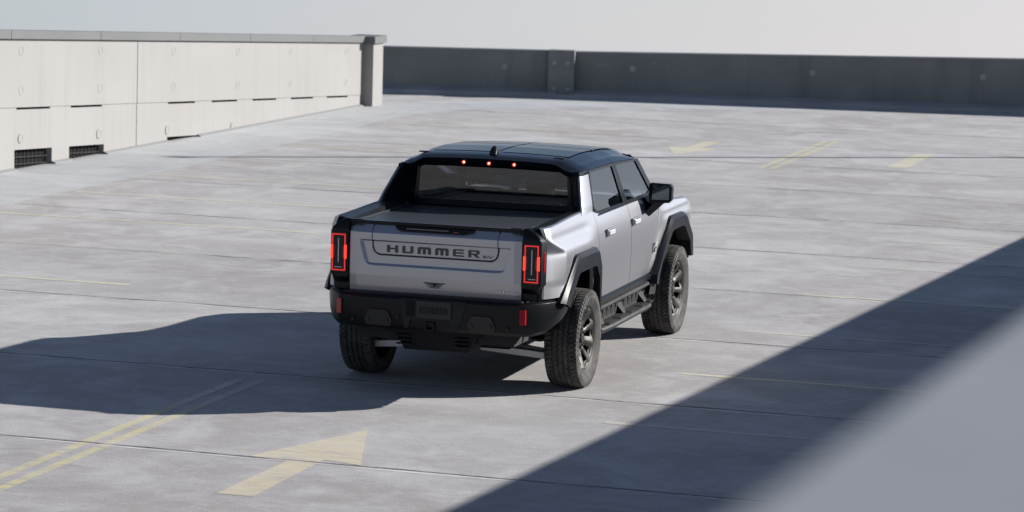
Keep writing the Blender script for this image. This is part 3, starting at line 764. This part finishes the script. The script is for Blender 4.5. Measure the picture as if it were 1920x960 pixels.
# roof side rails: painted black band between roof and windows
for s in (1, -1):
    def railsec(y):
        xe = interp(y, [.42, .5, .62, .9, 2.2, 2.46], [.745, .775, .792, .800, .792, .775]); z_ = zc(y)-.077
        zw = interp(y, [.42, .70, 1.55, 2.35, 2.47], [1.845, 1.850, 1.842, 1.815, 1.80]); xw = interp(y, [.42, .5, .7, 2.47], [.80, .835, .848, .845])
        return [(s*xe, y, z_), (s*(xe+(xw-xe)*.5+.006), y, (z_*.55+zw*.45)), (s*xw, y, zw), (s*(xw-.006), y, zw-.02), (s*(xw-.05), y, zw-.03)]
    for ya, yb in ((.42, .705), (.712, 1.545), (1.553, 2.47)):
        t = MB(); t.loft([railsec(ya+(yb-ya)*k/8) for k in range(9)], closed=False); part(t, 'roof_rail', 'black_gloss' , roof, angle=40)
    t = MB(); t.prism([(s*.85, .40, 1.80), (s*.856, .70, 1.80), (s*.80, .70, 1.80), (s*.80, .44, 1.80)], [(s*.842, .41, 1.845), (s*.848, .70, 1.85), (s*.79, .70, 1.85), (s*.79, .44, 1.845)]); part(t, 'pillar_cap', 'black_gloss', roof)
    # sail pillar, dark inner and rear faces
    t = MB(); rows = []
    for z in (1.47, 1.53, 1.60, 1.70, 1.80, 1.855):
        yr = interp(z, [1.47, 1.535, 1.60, 1.815, 1.855], [.14, .178, .218, .404, .435]); xb = interp(z, [1.47, 1.56, 1.815, 1.855], [.948, .926, .842, .825])
        yg = interp(z, [1.47, 1.855], [.565, .565]); xg = interp(z, [1.47, 1.855], [.745, .700])
        rows.append([(s*xb, yr, z), (s*(xb-.030), yr-.004, z), (s*(xb-.045), yr+.02, z), (s*(xg+.02), yg-.03, z), (s*xg, yg, z), (s*xg, yg+.05, z), (s*(xb-.03), yr+.12, z)])
    t.loft(rows); part(t, 'sail_pillar', 'black_gloss', angle=30)
    # side windows frame (black) and glass
    def wx(z): return interp(z, [1.44, 1.56, 1.70, 1.85], [.968, .936, .896, .846])
    def win(name, poly, mt, off, solid=0):
        t = MB(); t.bm.faces.new([t.bm.verts.new((s*(wx(z)+off), y, z)) for y, z in poly]); bmesh.ops.triangulate(t.bm, faces=t.bm.faces); return t
    def framed(outer, inner, name, gm, sub=True):
        t = MB(); n = len(outer)
        ro = [(s*(wx(z)+.002), y, z) for y, z in outer]; ri = [(s*(wx(z)+.002), y, z) for y, z in inner]; ro2 = [(s*(wx(z)-.03), y, z) for y, z in outer]; ri2 = [(s*(wx(z)-.02), y, z) for y, z in inner]
        t.loft([ro2, ro, ri, ri2], closed=True, caps=False); fr_ = part(t, name, 'black_satin', angle=30)
        g_ = MB(); g_.bm.faces.new([g_.bm.verts.new((s*(wx(z)-.008), y, z)) for y, z in inner]); bmesh.ops.triangulate(g_.bm, faces=g_.bm.faces)
        part(g_, 'glass', gm, fr_, smooth=False)
    o1 = [(.70, 1.845), (.565, 1.60), (.535, 1.545), (.56, 1.49), (.64, 1.462), (1.40, 1.452), (1.652, 1.452), (1.57, 1.838)]
    i1 = [(.725, 1.825), (.605, 1.60), (.585, 1.545), (.605, 1.51), (.66, 1.487), (1.40, 1.478), (1.57, 1.478), (1.50, 1.815)]
    framed(o1, i1, 'rear_side_window', 'glass_privacy')
    o2 = [(1.578, 1.838), (1.660, 1.452), (2.2, 1.452), (2.62, 1.452), (2.80, 1.455), (2.47, 1.805)]
    i2 = [(1.635, 1.815), (1.715, 1.478), (2.2, 1.478), (2.50, 1.478), (2.62, 1.50), (2.36, 1.795)]
    framed(o2, i2, 'front_side_window', 'glass_clear')
    # belt moulding
    t = MB(); t.loft([[(s*(wx(1.45)+.006), y, 1.446), (s*(wx(1.45)+.010), y, 1.454), (s*(wx(1.45)), y, 1.462), (s*(wx(1.45)-.02), y, 1.45)] for y in (.62, 1.2, 1.9, 2.74)]); part(t, 'belt_trim', 'black_satin')
    # A pillar
    t = MB(); t.loft([[(s*.838, 2.455, 1.805), (s*.785, 2.46, 1.845), (s*.73, 2.47, 1.84), (s*.77, 2.40, 1.79)], [(s*.955, 2.84, 1.455), (s*.925, 2.90, 1.45), (s*.86, 2.92, 1.42), (s*.91, 2.76, 1.42)]]); part(t, 'front_pillar', 'black_gloss', bevel=.006)
    # door handle
    for yh in (.86, 1.81):
        xh = bodyx(yh, 1.285)
        Hd = empty('door_handle', (0, 0, 0), TR)
        t = MB(); n = 24; rows = []
        for rr, oo in ((1, .001), (.92, -.002), (.55, -.018), (.0, -.020)):
            rows.append([(s*(bodyx(yh, 1.27)+.0035+oo*0+(.002 if rr == 1 else 0)), yh+.13*rr*math.cos(2*math.pi*k/n), 1.255+.070*rr*math.sin(2*math.pi*k/n)) for k in range(n)])
        t.loft(rows, caps=False); t.build('cup', 'silver_paint', Hd)
        t = MB(); t.box(*(sorted((s*(xh+.004), s*(xh+.034)))), yh-.11, yh+.11, 1.260, 1.310); t.build('grip', 'silver_paint', Hd, bevel=.010, seg=3)
        t = MB(); t.box(*(sorted((s*(xh+.002), s*(xh+.024)))), yh-.125, yh+.125, 1.250, 1.322); t.build('surround', 'silver_paint', Hd, bevel=.008)
        t = MB(); t.box(*(sorted((s*(xh+.028), s*(xh+.037)))), yh-.09, yh+.10, 1.264, 1.306); t.build('plate', 'handle_bright', Hd, bevel=.006)
    # mirror
    Mi = empty('wing_mirror', (0, 0, 0), TR)
    xa, xb = 1.035, 1.255
    t = MB()
    fr0 = [(xa, 1.425), (xa, 1.585), (xa+.02, 1.605), (xb-.02, 1.600), (xb, 1.575), (xb, 1.44), (xb-.02, 1.42), (xa+.02, 1.41)]
    t.loft([[(s*x_, 2.245, z_) for x_, z_ in fr0], [(s*x_, 2.275, z_) for x_, z_ in fr0], [(s*(1.145+(x_-1.145)*.96), 2.36, 1.51+(z_-1.51)*.93) for x_, z_ in fr0], [(s*(1.145+(x_-1.145)*.7), 2.40, 1.51+(z_-1.51)*.6) for x_, z_ in fr0]])
    t.build('housing', 'black_gloss', Mi, bevel=.006)
    t = MB(); t.quad(*[(s*x_, 2.2435, z_) for x_, z_ in ((xa+.035, 1.445), (xa+.035, 1.59), (xb-.022, 1.585), (xb-.022, 1.45))]); t.build('glass', 'mirror_glass', Mi, smooth=False)
    t = MB(); t.prism([(s*.985, 2.25, 1.30), (s*1.10, 2.26, 1.43), (s*1.20, 2.28, 1.43), (s*1.02, 2.36, 1.27)], [(s*.96, 2.42, 1.34), (s*1.03, 2.38, 1.43), (s*1.16, 2.38, 1.43), (s*1.0, 2.42, 1.27)])
    t.build('arm', 'black_satin', Mi, bevel=.004)
    t = MB(); t.prism([(s*1.0, 2.26, 1.458), (s*1.004, 2.52, 1.458), (s*1.018, 2.42, 1.335)], [(s*.96, 2.26, 1.458), (s*.96, 2.52, 1.458), (s*.98, 2.42, 1.335)])
    t.build('base_plate', 'black_satin', Mi, smooth=False)

# rear window
t = MB(); gl = [(-.70, 1.84), (.70, 1.84), (.735, 1.50), (.735, 1.47), (-.735, 1.47), (-.735, 1.50)]
def gy(z): return interp(z, [1.47, 1.845], [.560, .565])
inner = [(-.665, 1.835), (-.69, 1.80), (-.705, 1.56), (-.69, 1.53), (.69, 1.53), (.705, 1.56), (.69, 1.80), (.665, 1.835)]
outer = [(-.72, 1.86), (-.735, 1.80), (-.755, 1.55), (-.76, 1.465), (.76, 1.465), (.755, 1.55), (.735, 1.80), (.72, 1.86)]
t.loft([[(x_, gy(z_), z_) for x_, z_ in outer], [(x_, gy(z_)-.004, z_) for x_, z_ in inner], [(x_, gy(z_)+.02, z_) for x_, z_ in inner]], caps=False)
RW = part(t, 'rear_window', 'black_gloss', angle=30)
t = MB(); t.bm.faces.new([t.bm.verts.new((x_, gy(z_)+.006, z_)) for x_, z_ in inner]); part(t, 'glass', 'glass_rear', RW, smooth=False)
# windscreen
t = MB(); t.loft([[(-.74, 2.455, 1.845), (-.3, 2.48, 1.88), (.3, 2.48, 1.88), (.74, 2.455, 1.845)], [(-.90, 2.86, 1.43), (-.35, 2.96, 1.41), (.35, 2.96, 1.41), (.90, 2.86, 1.43)]], closed=False); part(t, 'windscreen', 'glass_clear', angle=60)
# hood
t = MB(); rows = []
for k in range(29):
    y = 2.80+(4.12-2.80)*k/28; zz_ = interp(y, [2.80, 3.0, 3.5, 4.0, 4.12], [1.405, 1.40, 1.375, 1.31, 1.27]); xe = bodyx(y, 1.30)-.055
    rows.append([(xe*u/12, y, zz_+.012*math.cos(u/12*1.5)-.055*sst(.82, 1, abs(u/12))+(.018*sst(.62, .52, abs(u/12)))) for u in range(-12, 13)])
t.loft(rows, closed=False); part(t, 'hood', 'silver_paint', angle=60)
# front end
t = MB(); t.box(-.86, .86, 4.06, 4.20, .92, 1.26); part(t, 'front_panel', 'black_gloss', bevel=.03)
for s in (1, -1):
    for k in range(3):
        t = MB(); t.box(*(sorted((s*(.16+.24*k), s*(.36+.24*k)))), 4.195, 4.215, 1.12, 1.20); part(t, 'headlight', 'white_lens', bevel=.01)
t = MB(); rows = [[(x_, 4.02+.20*math.sqrt(max(0, 1-(x_/1.02)**2)), z_) for x_ in [-.98+.14*k for k in range(15)]] for z_ in (.56, .62, .86, .92)]
t.loft(rows, closed=False); part(t, 'front_bumper', 'black_plastic', solid=.04)
t = MB(); t.box(-.62, .62, 3.9, 4.1, .40, .58); part(t, 'skid_plate', 'arm_alloy', bevel=.02)

# ---------- wheel arch flares
def flare(name, s, outer, inner, xo=1.092):
    t = MB(); A_ = []; B_ = []; C_ = []; D_ = []; E_ = []
    for (y, z), (yi, zi) in zip(outer, inner):
        ym, zm = y*.76+yi*.24, z*.76+zi*.24
        A_.append((s*(bodyx(y, z)-.004), y, z)); B_.append((s*(bodyx(y, z)+.030), y*.97+yi*.03, z*.97+zi*.03)); C_.append((s*xo, ym, zm)); D_.append((s*(xo-.004), yi, zi)); E_.append((s*.96, yi, zi))
    t.loft([A_, B_, C_, D_, E_], closed=False); return part(t, name, 'flare_plastic', angle=28)
for s in (1, -1):
    flare('wheel_flare', s, [(-.86, .86), (-.80, .93), (-.48, 1.205), (-.42, 1.225), (.22, 1.225), (.30, 1.205), (.385, 1.06), (.385, .70), (.385, .62)],
                            [(-.66, .80), (-.62, .86), (-.40, 1.045), (-.34, 1.062), (.17, 1.062), (.22, 1.045), (.315, .94), (.335, .70), (.335, .62)])
    # raised pad on the rear flare
    t = MB(); t.prism([(s*1.03, -.46, 1.20), (s*1.03, -.26, 1.235), (s*1.03, -.30, 1.16), (s*1.03, -.50, 1.13)], [(s*1.078, -.455, 1.185), (s*1.078, -.27, 1.215), (s*1.088, -.30, 1.16), (s*1.088, -.49, 1.13)]); part(t, 'flare_pad', 'black_satin', bevel=.008)
    flare('wheel_flare', s, [(2.44, .62), (2.47, .70), (2.60, .80), (3.02, 1.17), (3.10, 1.20), (3.60, 1.20), (3.70, 1.17), (3.98, .95), (4.02, .72)],
                            [(2.56, .60), (2.60, .69), (2.68, .78), (3.07, 1.045), (3.14, 1.065), (3.55, 1.065), (3.63, 1.045), (3.86, .88), (3.92, .72)])
    t = MB(); t.prism([(s*.80, 3.93, .60), (s*1.06, 3.93, .70), (s*1.06, 3.90, .96), (s*.80, 3.86, .98)], [(s*.80, 4.08, .60), (s*1.03, 4.06, .70), (s*1.04, 4.02, .96), (s*.80, 4.0, .98)]); part(t, 'arch_end', 'black_plastic', bevel=.006)
    # splash panel behind front wheel
    t = MB(); t.prism([(s*.75, 2.40, .50), (s*1.04, 2.38, .52), (s*1.045, 2.50, .70), (s*.75, 2.62, .80)], [(s*.75, 2.66, .44), (s*1.05, 2.58, .50), (s*1.06, 2.62, .70), (s*.75, 2.74, .80)]); part(t, 'splash_guard', 'black_plastic', bevel=.006)

# ---------- sills and rock steps
for s in (1, -1):
    t = MB(); rows = []
    for y in (.36, .5, 2.44, 2.56):
        rows.append([(s*.92, y, .70), (s*1.012, y, .712), (s*1.035, y, .695), (s*1.03, y, .66), (s*1.005, y, .645), (s*1.005, y, .60), (s*.985, y, .545), (s*.90, y, .52)])
    t.loft(rows); part(t, 'sill', 'black_satin', bevel=.003)
    t = MB(); t.box(*(sorted((s*.976, s*.990))), .40, 2.46, .46, .60); part(t, 'sill_backing', 'dusty_plastic')
    t = MB(); rows = []
    for y in (.42, 2.40): rows.append([(s*1.0, y, .648), (s*1.03, y, .64), (s*1.035, y, .615), (s*1.0, y, .60)])
    t.loft(rows); part(t, 'sill_trim', 'dusty_plastic')
    t = MB(); t.loft([[(s*.98, .36, .475), (s*1.09, .40, .47), (s*1.10, .42, .448), (s*1.07, .40, .405), (s*.96, .36, .42)],
                      [(s*.98, .7, .482), (s*1.125, .7, .478), (s*1.135, .7, .455), (s*1.09, .7, .41), (s*.96, .7, .43)],
                      [(s*.98, 2.1, .482), (s*1.125, 2.1, .478), (s*1.135, 2.1, .455), (s*1.09, 2.1, .41), (s*.96, 2.1, .43)],
                      [(s*.98, 2.42, .482), (s*1.05, 2.40, .478), (s*1.06, 2.38, .455), (s*1.03, 2.36, .41), (s*.96, 2.36, .43)]])
    st = part(t, 'side_step', 'dusty_plastic', bevel=.004)
    for y in (.62, 1.02, 1.42, 1.82, 2.16):
        t = MB(); t.box(*(sorted((s*1.03, s*1.11))), y, y+.13, .474, .4855); part(t, 'grip_pad', 'black_plastic', st, bevel=.003)
    for y in (.52, 1.30, 2.10):
        t = MB(); t.prism([(s*.94, y, .50), (s*.94, y+.16, .50), (s*1.02, y+.12, .47), (s*1.02, y+.03, .47)], [(s*.985, y, .585), (s*.985, y+.16, .585), (s*1.06, y+.12, .482), (s*1.06, y+.03, .482)]); part(t, 'step_bracket', 'black_plastic', st, bevel=.004)
    for k in range(9):
        y = .78+k*.155
        if 1.28 < y < 1.46: continue
        t = MB(); t.prism([(s*.99, y, .50), (s*.99, y+.09, .50), (s*1.0, y+.12, .585), (s*1.0, y+.03, .585)], [(s*.996, y+.01, .505), (s*.996, y+.08, .505), (s*1.004, y+.11, .58), (s*1.004, y+.04, .58)]); part(t, 'sill_rib', 'black_plastic', st, bevel=.003)

# ---------- rear bumper
def bsec(p, z0, z1, inset=.05):   # outward offsets along the bumper path
    pass
path = []
BP = [(-1.055, -.56, .72, .875), (-1.05, -.72, .67, .885), (-.985, -.96, .60, .89), (-.905, -1.10, .59, .89), (-.82, -1.180, .59, .882), (-.60, -1.205, .59, .872)]
BP = BP+[(-x_, y, a_, b_) for x_, y, a_, b_ in reversed(BP)]
t = MB(); rows = []
for i, (x_, y, za, zb_) in enumerate(BP):
    p0 = Vector(BP[max(0, i-1)][:2]); p1 = Vector(BP[min(len(BP)-1, i+1)][:2]); tg_ = (p1-p0).normalized(); n_ = Vector((tg_.y, -tg_.x))   # outward
    P = lambda o, z: (x_+n_.x*o, y+n_.y*o, z)
    rows.append([P(-.10, zb_-.01), P(-.035, zb_+.004), P(0, zb_-.02), P(.004, zb_-.06), P(-.004, za+.11), P(-.022, za+.03), P(-.05, za), P(-.12, za+.01)])
t.loft(rows); bump_ = part(t, 'rear_bumper', 'black_satin', angle=30, bevel=.004)
t = MB(); t.box(-.80, .80, -1.16, -1.02, .862, .892); part(t, 'step_pad', 'black_plastic', bump_, bevel=.005)
for s in (1, -1):
    t = MB(); t.prism([(s*.795, -1.208, .70), (s*.84, -1.196, .70), (s*.84, -1.196, .825), (s*.795, -1.208, .825)], [(s*.795, -1.17, .70), (s*.84, -1.16, .70), (s*.84, -1.16, .825), (s*.795, -1.17, .825)]); part(t, 'reflector', 'red_lens', bump_, smooth=False)
    cx_ = s*.46
    t = MB(); t.prism([(cx_-.085, -1.225, .755), (cx_+.085, -1.225, .755), (cx_+.125, -1.215, .665), (cx_+.105, -1.205, .615), (cx_-.105, -1.205, .615), (cx_-.125, -1.215, .665)], [(cx_-.085, -1.18, .755), (cx_+.085, -1.18, .755), (cx_+.125, -1.18, .665), (cx_+.105, -1.17, .615), (cx_-.105, -1.17, .615), (cx_-.125, -1.18, .665)])
    hp = part(t, 'tow_hook_cover', 'hook_plate', bump_, bevel=.006)
    for dx in (-.085, .085):
        t = MB(); t.cyl((cx_+dx, -1.226, .665), (0, 1, 0), .012, .02, 10); part(t, 'bolt', 'rim_bronze', hp)
    t = MB(); t.cyl((s*.69, -1.205, .655), (0, 1, 0), .011, .01, 12); t.cyl((s*.28, -1.21, .70), (0, 1, 0), .011, .02, 12); part(t, 'parking_sensor', 'dusty_plastic', bump_)
t = MB(); t.prism([(-.26, -1.212, .862), (.32, -1.212, .862), (.29, -1.212, .72), (.25, -1.212, .61), (.21, -1.212, .61), (.19, -1.212, .69), (-.17, -1.212, .69), (-.19, -1.212, .61), (-.22, -1.212, .61), (-.24, -1.212, .72)],
                  [(-.26, -1.19, .862), (.32, -1.19, .862), (.29, -1.19, .72), (.25, -1.19, .61), (.21, -1.19, .61), (.19, -1.19, .69), (-.17, -1.19, .69), (-.19, -1.19, .61), (-.22, -1.19, .61), (-.24, -1.19, .72)])
part(t, 'plate_surround', 'black_plastic', bump_, smooth=False)
t = MB(); t.box(-.115, .195, -1.224, -1.213, .705, .853); npl = part(t, 'number_plate', 'dusty_plate', bump_, bevel=.004)
t = MB(); random.seed(3)
for k in range(7):
    x_ = -.085+k*.037
    t.box(x_, x_+.006, -1.228, -1.224, .745, .805); t.box(x_+.018, x_+.024, -1.228, -1.224, .745, .805)
    zz_ = random.choice((.745, .772, .799)); t.box(x_+.006, x_+.018, -1.228, -1.224, zz_, zz_+.006)
part(t, 'plate_characters', 'under_black', npl, smooth=False)
t = MB(); t.box(-.205, -.135, -1.219, -1.211, .715, .85); part(t, 'socket_cover', 'under_black', bump_, bevel=.004)
# hitch receiver
t = MB()
for a_ in ((-.035, -.025, .60, .665), (.035, .045, .60, .665), (-.035, .045, .655, .668), (-.035, .045, .597, .608)): t.box(a_[0], a_[1], -1.215, -1.05, a_[2], a_[3])
part(t, 'hitch_receiver', 'black_plastic', bump_, smooth=False)
t = MB(); t.box(-.42, .42, -1.14, -.98, .56, .72); part(t, 'hitch_beam', 'under_black')
# underbody and rear diffuser
t = MB(); t.prism([(-.36, -1.12, .60), (.42, -1.12, .60), (.30, -1.05, .405), (-.27, -1.05, .40)], [(-.42, -.5, .60), (.42, -.5, .60), (.32, -.5, .42), (-.26, -.5, .42)]); ub = part(t, 'rear_underbody', 'under_black', bevel=.01)
for k in range(4):
    for s in (1, -1):
        t = MB(); t.box(*(sorted((s*.20, s*.32))), -1.125, -1.07, .455+k*.035, .463+k*.035); part(t, 'vent_fin', 'black_plastic', ub)
t = MB(); t.box(-.62, .62, .5, 3.0, .34, .50); t.box(-.5, .5, -.45, .5, .36, .50); part(t, 'battery_tray', 'under_black', bevel=.02)
for s in (1, -1):
    for yc in (0, 3.444):
        t = MB(); t.loft([[(s*.20, yc+dy_, .325), (s*.20, yc+dy_, .385), (s*.20, yc+dy_+.09, .385), (s*.20, yc+dy_+.09, .325)] for dy_ in (-.36,)]+[[(s*.80, yc-.30, .275), (s*.80, yc-.30, .335), (s*.80, yc-.20, .335), (s*.80, yc-.20, .275)]])
        part(t, 'suspension_arm', 'arm_alloy', bevel=.008)
        t = MB(); t.loft([[(s*.26, yc-.26, .36), (s*.26, yc-.26, .41), (s*.26, yc-.20, .41), (s*.26, yc-.20, .36)], [(s*.78, yc-.16, .30), (s*.78, yc-.16, .34), (s*.78, yc-.11, .34), (s*.78, yc-.11, .30)]]); part(t, 'suspension_link', 'arm_alloy', bevel=.006)
        t = MB(); t.cyl((s*.62, yc+.1, .62), (s*.15, 0, 1), .05, .5, 14); part(t, 'shock_absorber', 'under_black')
        t = MB(); t.cyl((s*.66, yc, .44), (1, 0, 0), .05, .3, 14); part(t, 'drive_shaft', 'under_black')

# ---------- interior
t = MB(); t.box(-.90, .90, .60, 2.8, .62, .66); part(t, 'cabin_floor', 'interior_dark')
t = MB(); t.box(-.88, .88, 2.46, 2.86, 1.10, 1.40); part(t, 'dashboard', 'interior_dark', bevel=.04)
t = MB(); t.box(-.84, .84, .60, .68, .62, 1.50); part(t, 'rear_bulkhead', 'interior_dark', bevel=.02)
t = MB(); t.loft([[(x_*.96, y, zc(y)-.05-.022*(x_/.75)**2) for x_ in (-.76, -.5, -.25, 0, .25, .5, .76)] for y in (.56, 1.0, 1.5, 2.0, 2.44)], closed=False); part(t, 'headliner', 'headliner')
for x_ in (-.42, .42):
    for y, zb_ in ((1.75, .82), (.80, .82)):
        st = empty('seat', (0, 0, 0), TR)
        t = MB(); t.box(x_-.26, x_+.26, y, y+.52, zb_, zb_+.18); t.build('cushion', 'seat_leather', st, bevel=.05, seg=3)
        t = MB(); t.loft([[(x_-.25, y-.02, zb_+.1), (x_+.25, y-.02, zb_+.1), (x_+.25, y+.13, zb_+.1), (x_-.25, y+.13, zb_+.1)], [(x_-.20, y-.16, zb_+.72), (x_+.20, y-.16, zb_+.72), (x_+.20, y-.05, zb_+.72), (x_-.20, y-.05, zb_+.72)]]); t.build('backrest', 'seat_leather', st, bevel=.04, seg=3)
        t = MB(); t.box(x_-.13, x_+.13, y-.19, y-.08, zb_+.76, zb_+.93); t.build('headrest', 'seat_leather', st, bevel=.035, seg=3)
t = MB(); n = 28; rows = []
for k in range(n+1):
    a_ = 2*math.pi*k/n; c_ = Vector((-.42, 2.36, 1.27)); u_ = Vector((1, 0, 0)); v_ = Vector((0, -.45, .89)).normalized(); rr = u_*math.cos(a_)+v_*math.sin(a_); w_ = u_.cross(v_)
    rows.append([c_+rr*(.185+.016*math.cos(b_))+w_*.016*math.sin(b_) for b_ in [2*math.pi*q/8 for q in range(8)]])
t.loft(rows, caps=False); part(t, 'steering_wheel', 'interior_dark')
t = MB(); t.box(-.13, .13, 2.38, 2.41, 1.70, 1.77); part(t, 'rear_view_mirror', 'interior_dark', bevel=.015)

# ---------- wheels
RT, HWD = .438, .152
def tyre_mesh():
    nT, prof = 576, []
    # lateral stations: (x offset, radius, kind)
    for k in range(15): # inner sidewall
        a_ = k/14; prof.append((-HWD*(.80+.20*math.sin(math.pi*min(1, a_*.75))), .300+(RT-.012-.300)*a_, 0))
    us = [(-.9+1.8*k/44) for k in range(45)]
    for u in us: prof.append((u*HWD*.93, RT-.010*abs(u)**4-.003*u*u, 1))
    for k in range(15):
        a_ = 1-k/14; prof.append((HWD*(.80+.20*math.sin(math.pi*min(1, a_*.75))), .300+(RT-.012-.300)*a_, 2))
    t = MB(); rows = []
    pitch = 64
    for i in range(nT):
        th = 2*math.pi*i/nT; row = []
        ph = (i*pitch/nT)
        for (x_, r_, kd) in prof:
            rr = r_
            if kd == 1:
                u = x_/(HWD*.93); g = 0
                # circumferential zig-zag grooves
                for gc in (-.50, -.17, .17, .50):
                    zz_ = gc+.016*(1 if (ph % 1) < .5 else -1)
                    if abs(u-zz_) < .042: g = 1.25
                # lateral sipes, different phase per rib
                rib = int((u+.9)/.36)
                fr_ = (ph+rib*.37+u*.9) % 1
                if fr_ < .16 and abs(u) > .5: g = max(g, 1)
                if fr_ < .13 and abs(u) <= .5: g = max(g, .45)
                rr -= .0105*g
            elif r_ > RT-.055:   # shoulder lugs
                fr_ = (ph+.2) % 1
                if fr_ < .22: rr -= .006; x_ = x_*(1-.035)
            elif .345 < r_ < .365: x_ *= 1.02
            row.append((x_, rr*math.cos(th), rr*math.sin(th)))
        rows.append(row)
    rows.append(rows[0])
    t.loft(rows, closed=False)
    bmesh.ops.remove_doubles(t.bm, verts=t.bm.verts, dist=1e-5); bmesh.ops.recalc_face_normals(t.bm, faces=t.bm.faces)
    me = bpy.data.meshes.new('tyre'); t.bm.to_mesh(me); t.bm.free(); me.materials.append(MATS['tyre_rubber'])
    me.polygons.foreach_set('use_smooth', [True]*len(me.polygons)); me.set_sharp_from_angle(angle=R(28)); return me
tyre_me = tyre_mesh()
def rim_parts(W):
    """rim facing +x at the wheel centre"""
    # barrel + lip
    t = MB(); n = 96
    prof = [(-.13, .300), (-.10, .285), (.02, .272), (.085, .270), (.098, .276), (.110, .292), (.118, .301), (.124, .302), (.122, .294), (.112, .286), (.100, .268)]
    t.loft([[(x_, r_*math.cos(2*math.pi*i/n), r_*math.sin(2*math.pi*i/n)) for x_, r_ in prof] for i in range(n+1)], closed=False)
    rim = t.build('rim', 'rim_dark', W, angle=40)
    t = MB(); prof = [(.096, .2745), (.109, .2905), (.117, .300), (.1225, .3045), (.1255, .302), (.1235, .2945), (.1135, .2865), (.099, .268)]
    t.loft([[(x_, r_*math.cos(2*math.pi*i/n), r_*math.sin(2*math.pi*i/n)) for x_, r_ in prof] for i in range(n+1)], closed=False); t.build('rim_lip', 'lip_dark', W, angle=40)
    # spoke disc with windows
    t = MB(); nA, rs = 400, [.0, .03, .055, .075, .09, .10, .108, .115, .122, .13, .14, .15, .16, .17, .18, .19, .20, .21, .22, .23, .240, .248, .256, .264, .272]
    NW_ = 10
    def inwin(r_, a_):
        fr_ = (a_/(2*math.pi)*NW_) % 1; pr = int(a_/(2*math.pi)*NW_) % 2
        wd = interp(r_, [.135, .16, .20, .24], [.12, .18, .22, .24]); cen = .5+(.07 if pr else -.07)
        return .135 < r_ < .243 and abs(fr_-cen) < wd
    V = {}
    def vv(i, j):
        i %= nA
        if (i, j) not in V:
            a_ = 2*math.pi*i/nA; r_ = rs[j]
            xx = interp(r_, [0, .075, .10, .16, .23, .272], [.070, .070, .062, .070, .092, .104])
            fr_ = (a_/(2*math.pi)*NW_+.0) % 1; xx += .010*math.cos(2*math.pi*fr_)*sst(.09, .15, r_)
            V[(i, j)] = t.bm.verts.new((xx, r_*math.cos(a_), r_*math.sin(a_)))
        return V[(i, j)]
    for j in range(1, len(rs)-1):
        for i in range(nA):
            rm = (rs[j]+rs[j+1])/2; am = 2*math.pi*(i+.5)/nA
            if inwin(rm, am): continue
            t.bm.faces.new((vv(i, j), vv(i+1, j), vv(i+1, j+1), vv(i, j+1)))
    o = t.build('spokes', 'rim_bronze', W, angle=40); md = o.modifiers.new('solid', 'SOLIDIFY'); md.thickness = .028; md.offset = -1
    for e_ in (): pass
    t = MB(); t.cyl((.075, 0, 0), (1, 0, 0), .048, .03, 28, .042); t.build('hub_cap', 'rim_dark', W, bevel=.004)
    t = MB()
    for k in range(8): t.cyl((.072, .078*math.cos(2*math.pi*k/8+.2), .078*math.sin(2*math.pi*k/8+.2)), (1, 0, 0), .012, .022, 8)
    t.build('lug_nuts', 'chrome_dark', W)
    t = MB(); t.cyl((.02, 0, 0), (1, 0, 0), .185, .024, 48); t.cyl((.03, 0, 0), (1, 0, 0), .08, .04, 32); t.build('brake_disc', 'brake_iron', W)
    t = MB(); t.cyl((-.02, 0, 0), (1, 0, 0), .27, .02, 48); t.build('back_plate', 'under_black', W)
def wheel(s, y, spin):
    W = empty('wheel', (s*.94, y, RT), TR)
    o = bpy.data.objects.new('tyre', tyre_me); COL.objects.link(o); o.parent = W
    rim_parts(W)
    W.rotation_euler = (spin, 0, 0 if s > 0 else math.pi)
    return W
first = wheel(1, 0, .35)
for s, y, sp in ((1, 3.444, 1.1), (-1, 0, .2), (-1, 3.444, .7)):
    W = empty('wheel', (s*.94, y, RT), TR)
    for ch in first.children:
        c_ = ch.copy(); COL.objects.link(c_); c_.parent = W
    W.rotation_euler = (sp, 0, 0 if s > 0 else math.pi)

# side badge on the doors
for s in (1, -1):
    t = MB()
    for (y0_, y1_, z0_, z1_) in ((2.505, 2.530, .905, 1.0), (2.575, 2.60, .905, 1.0), (2.53, 2.575, .945, .965), (2.625, 2.65, .935, .950)):
        x_ = bodyx(2.55, .95); t.box(*(sorted((s*(x_-.002), s*(x_+.006)))), y0_, y1_, z0_, z1_)
    part(t, 'door_badge', 'letter_black', smooth=False)

# ------------------------------------------------------------------ tip the deck world
bpy.context.view_layer.update()
for o in scene.objects:
    if o.parent is None and o.type in ('MESH', 'EMPTY') and o is not terrain:
        o.matrix_world = M @ o.matrix_world
# everything modelled in camera-independent deck coordinates; done
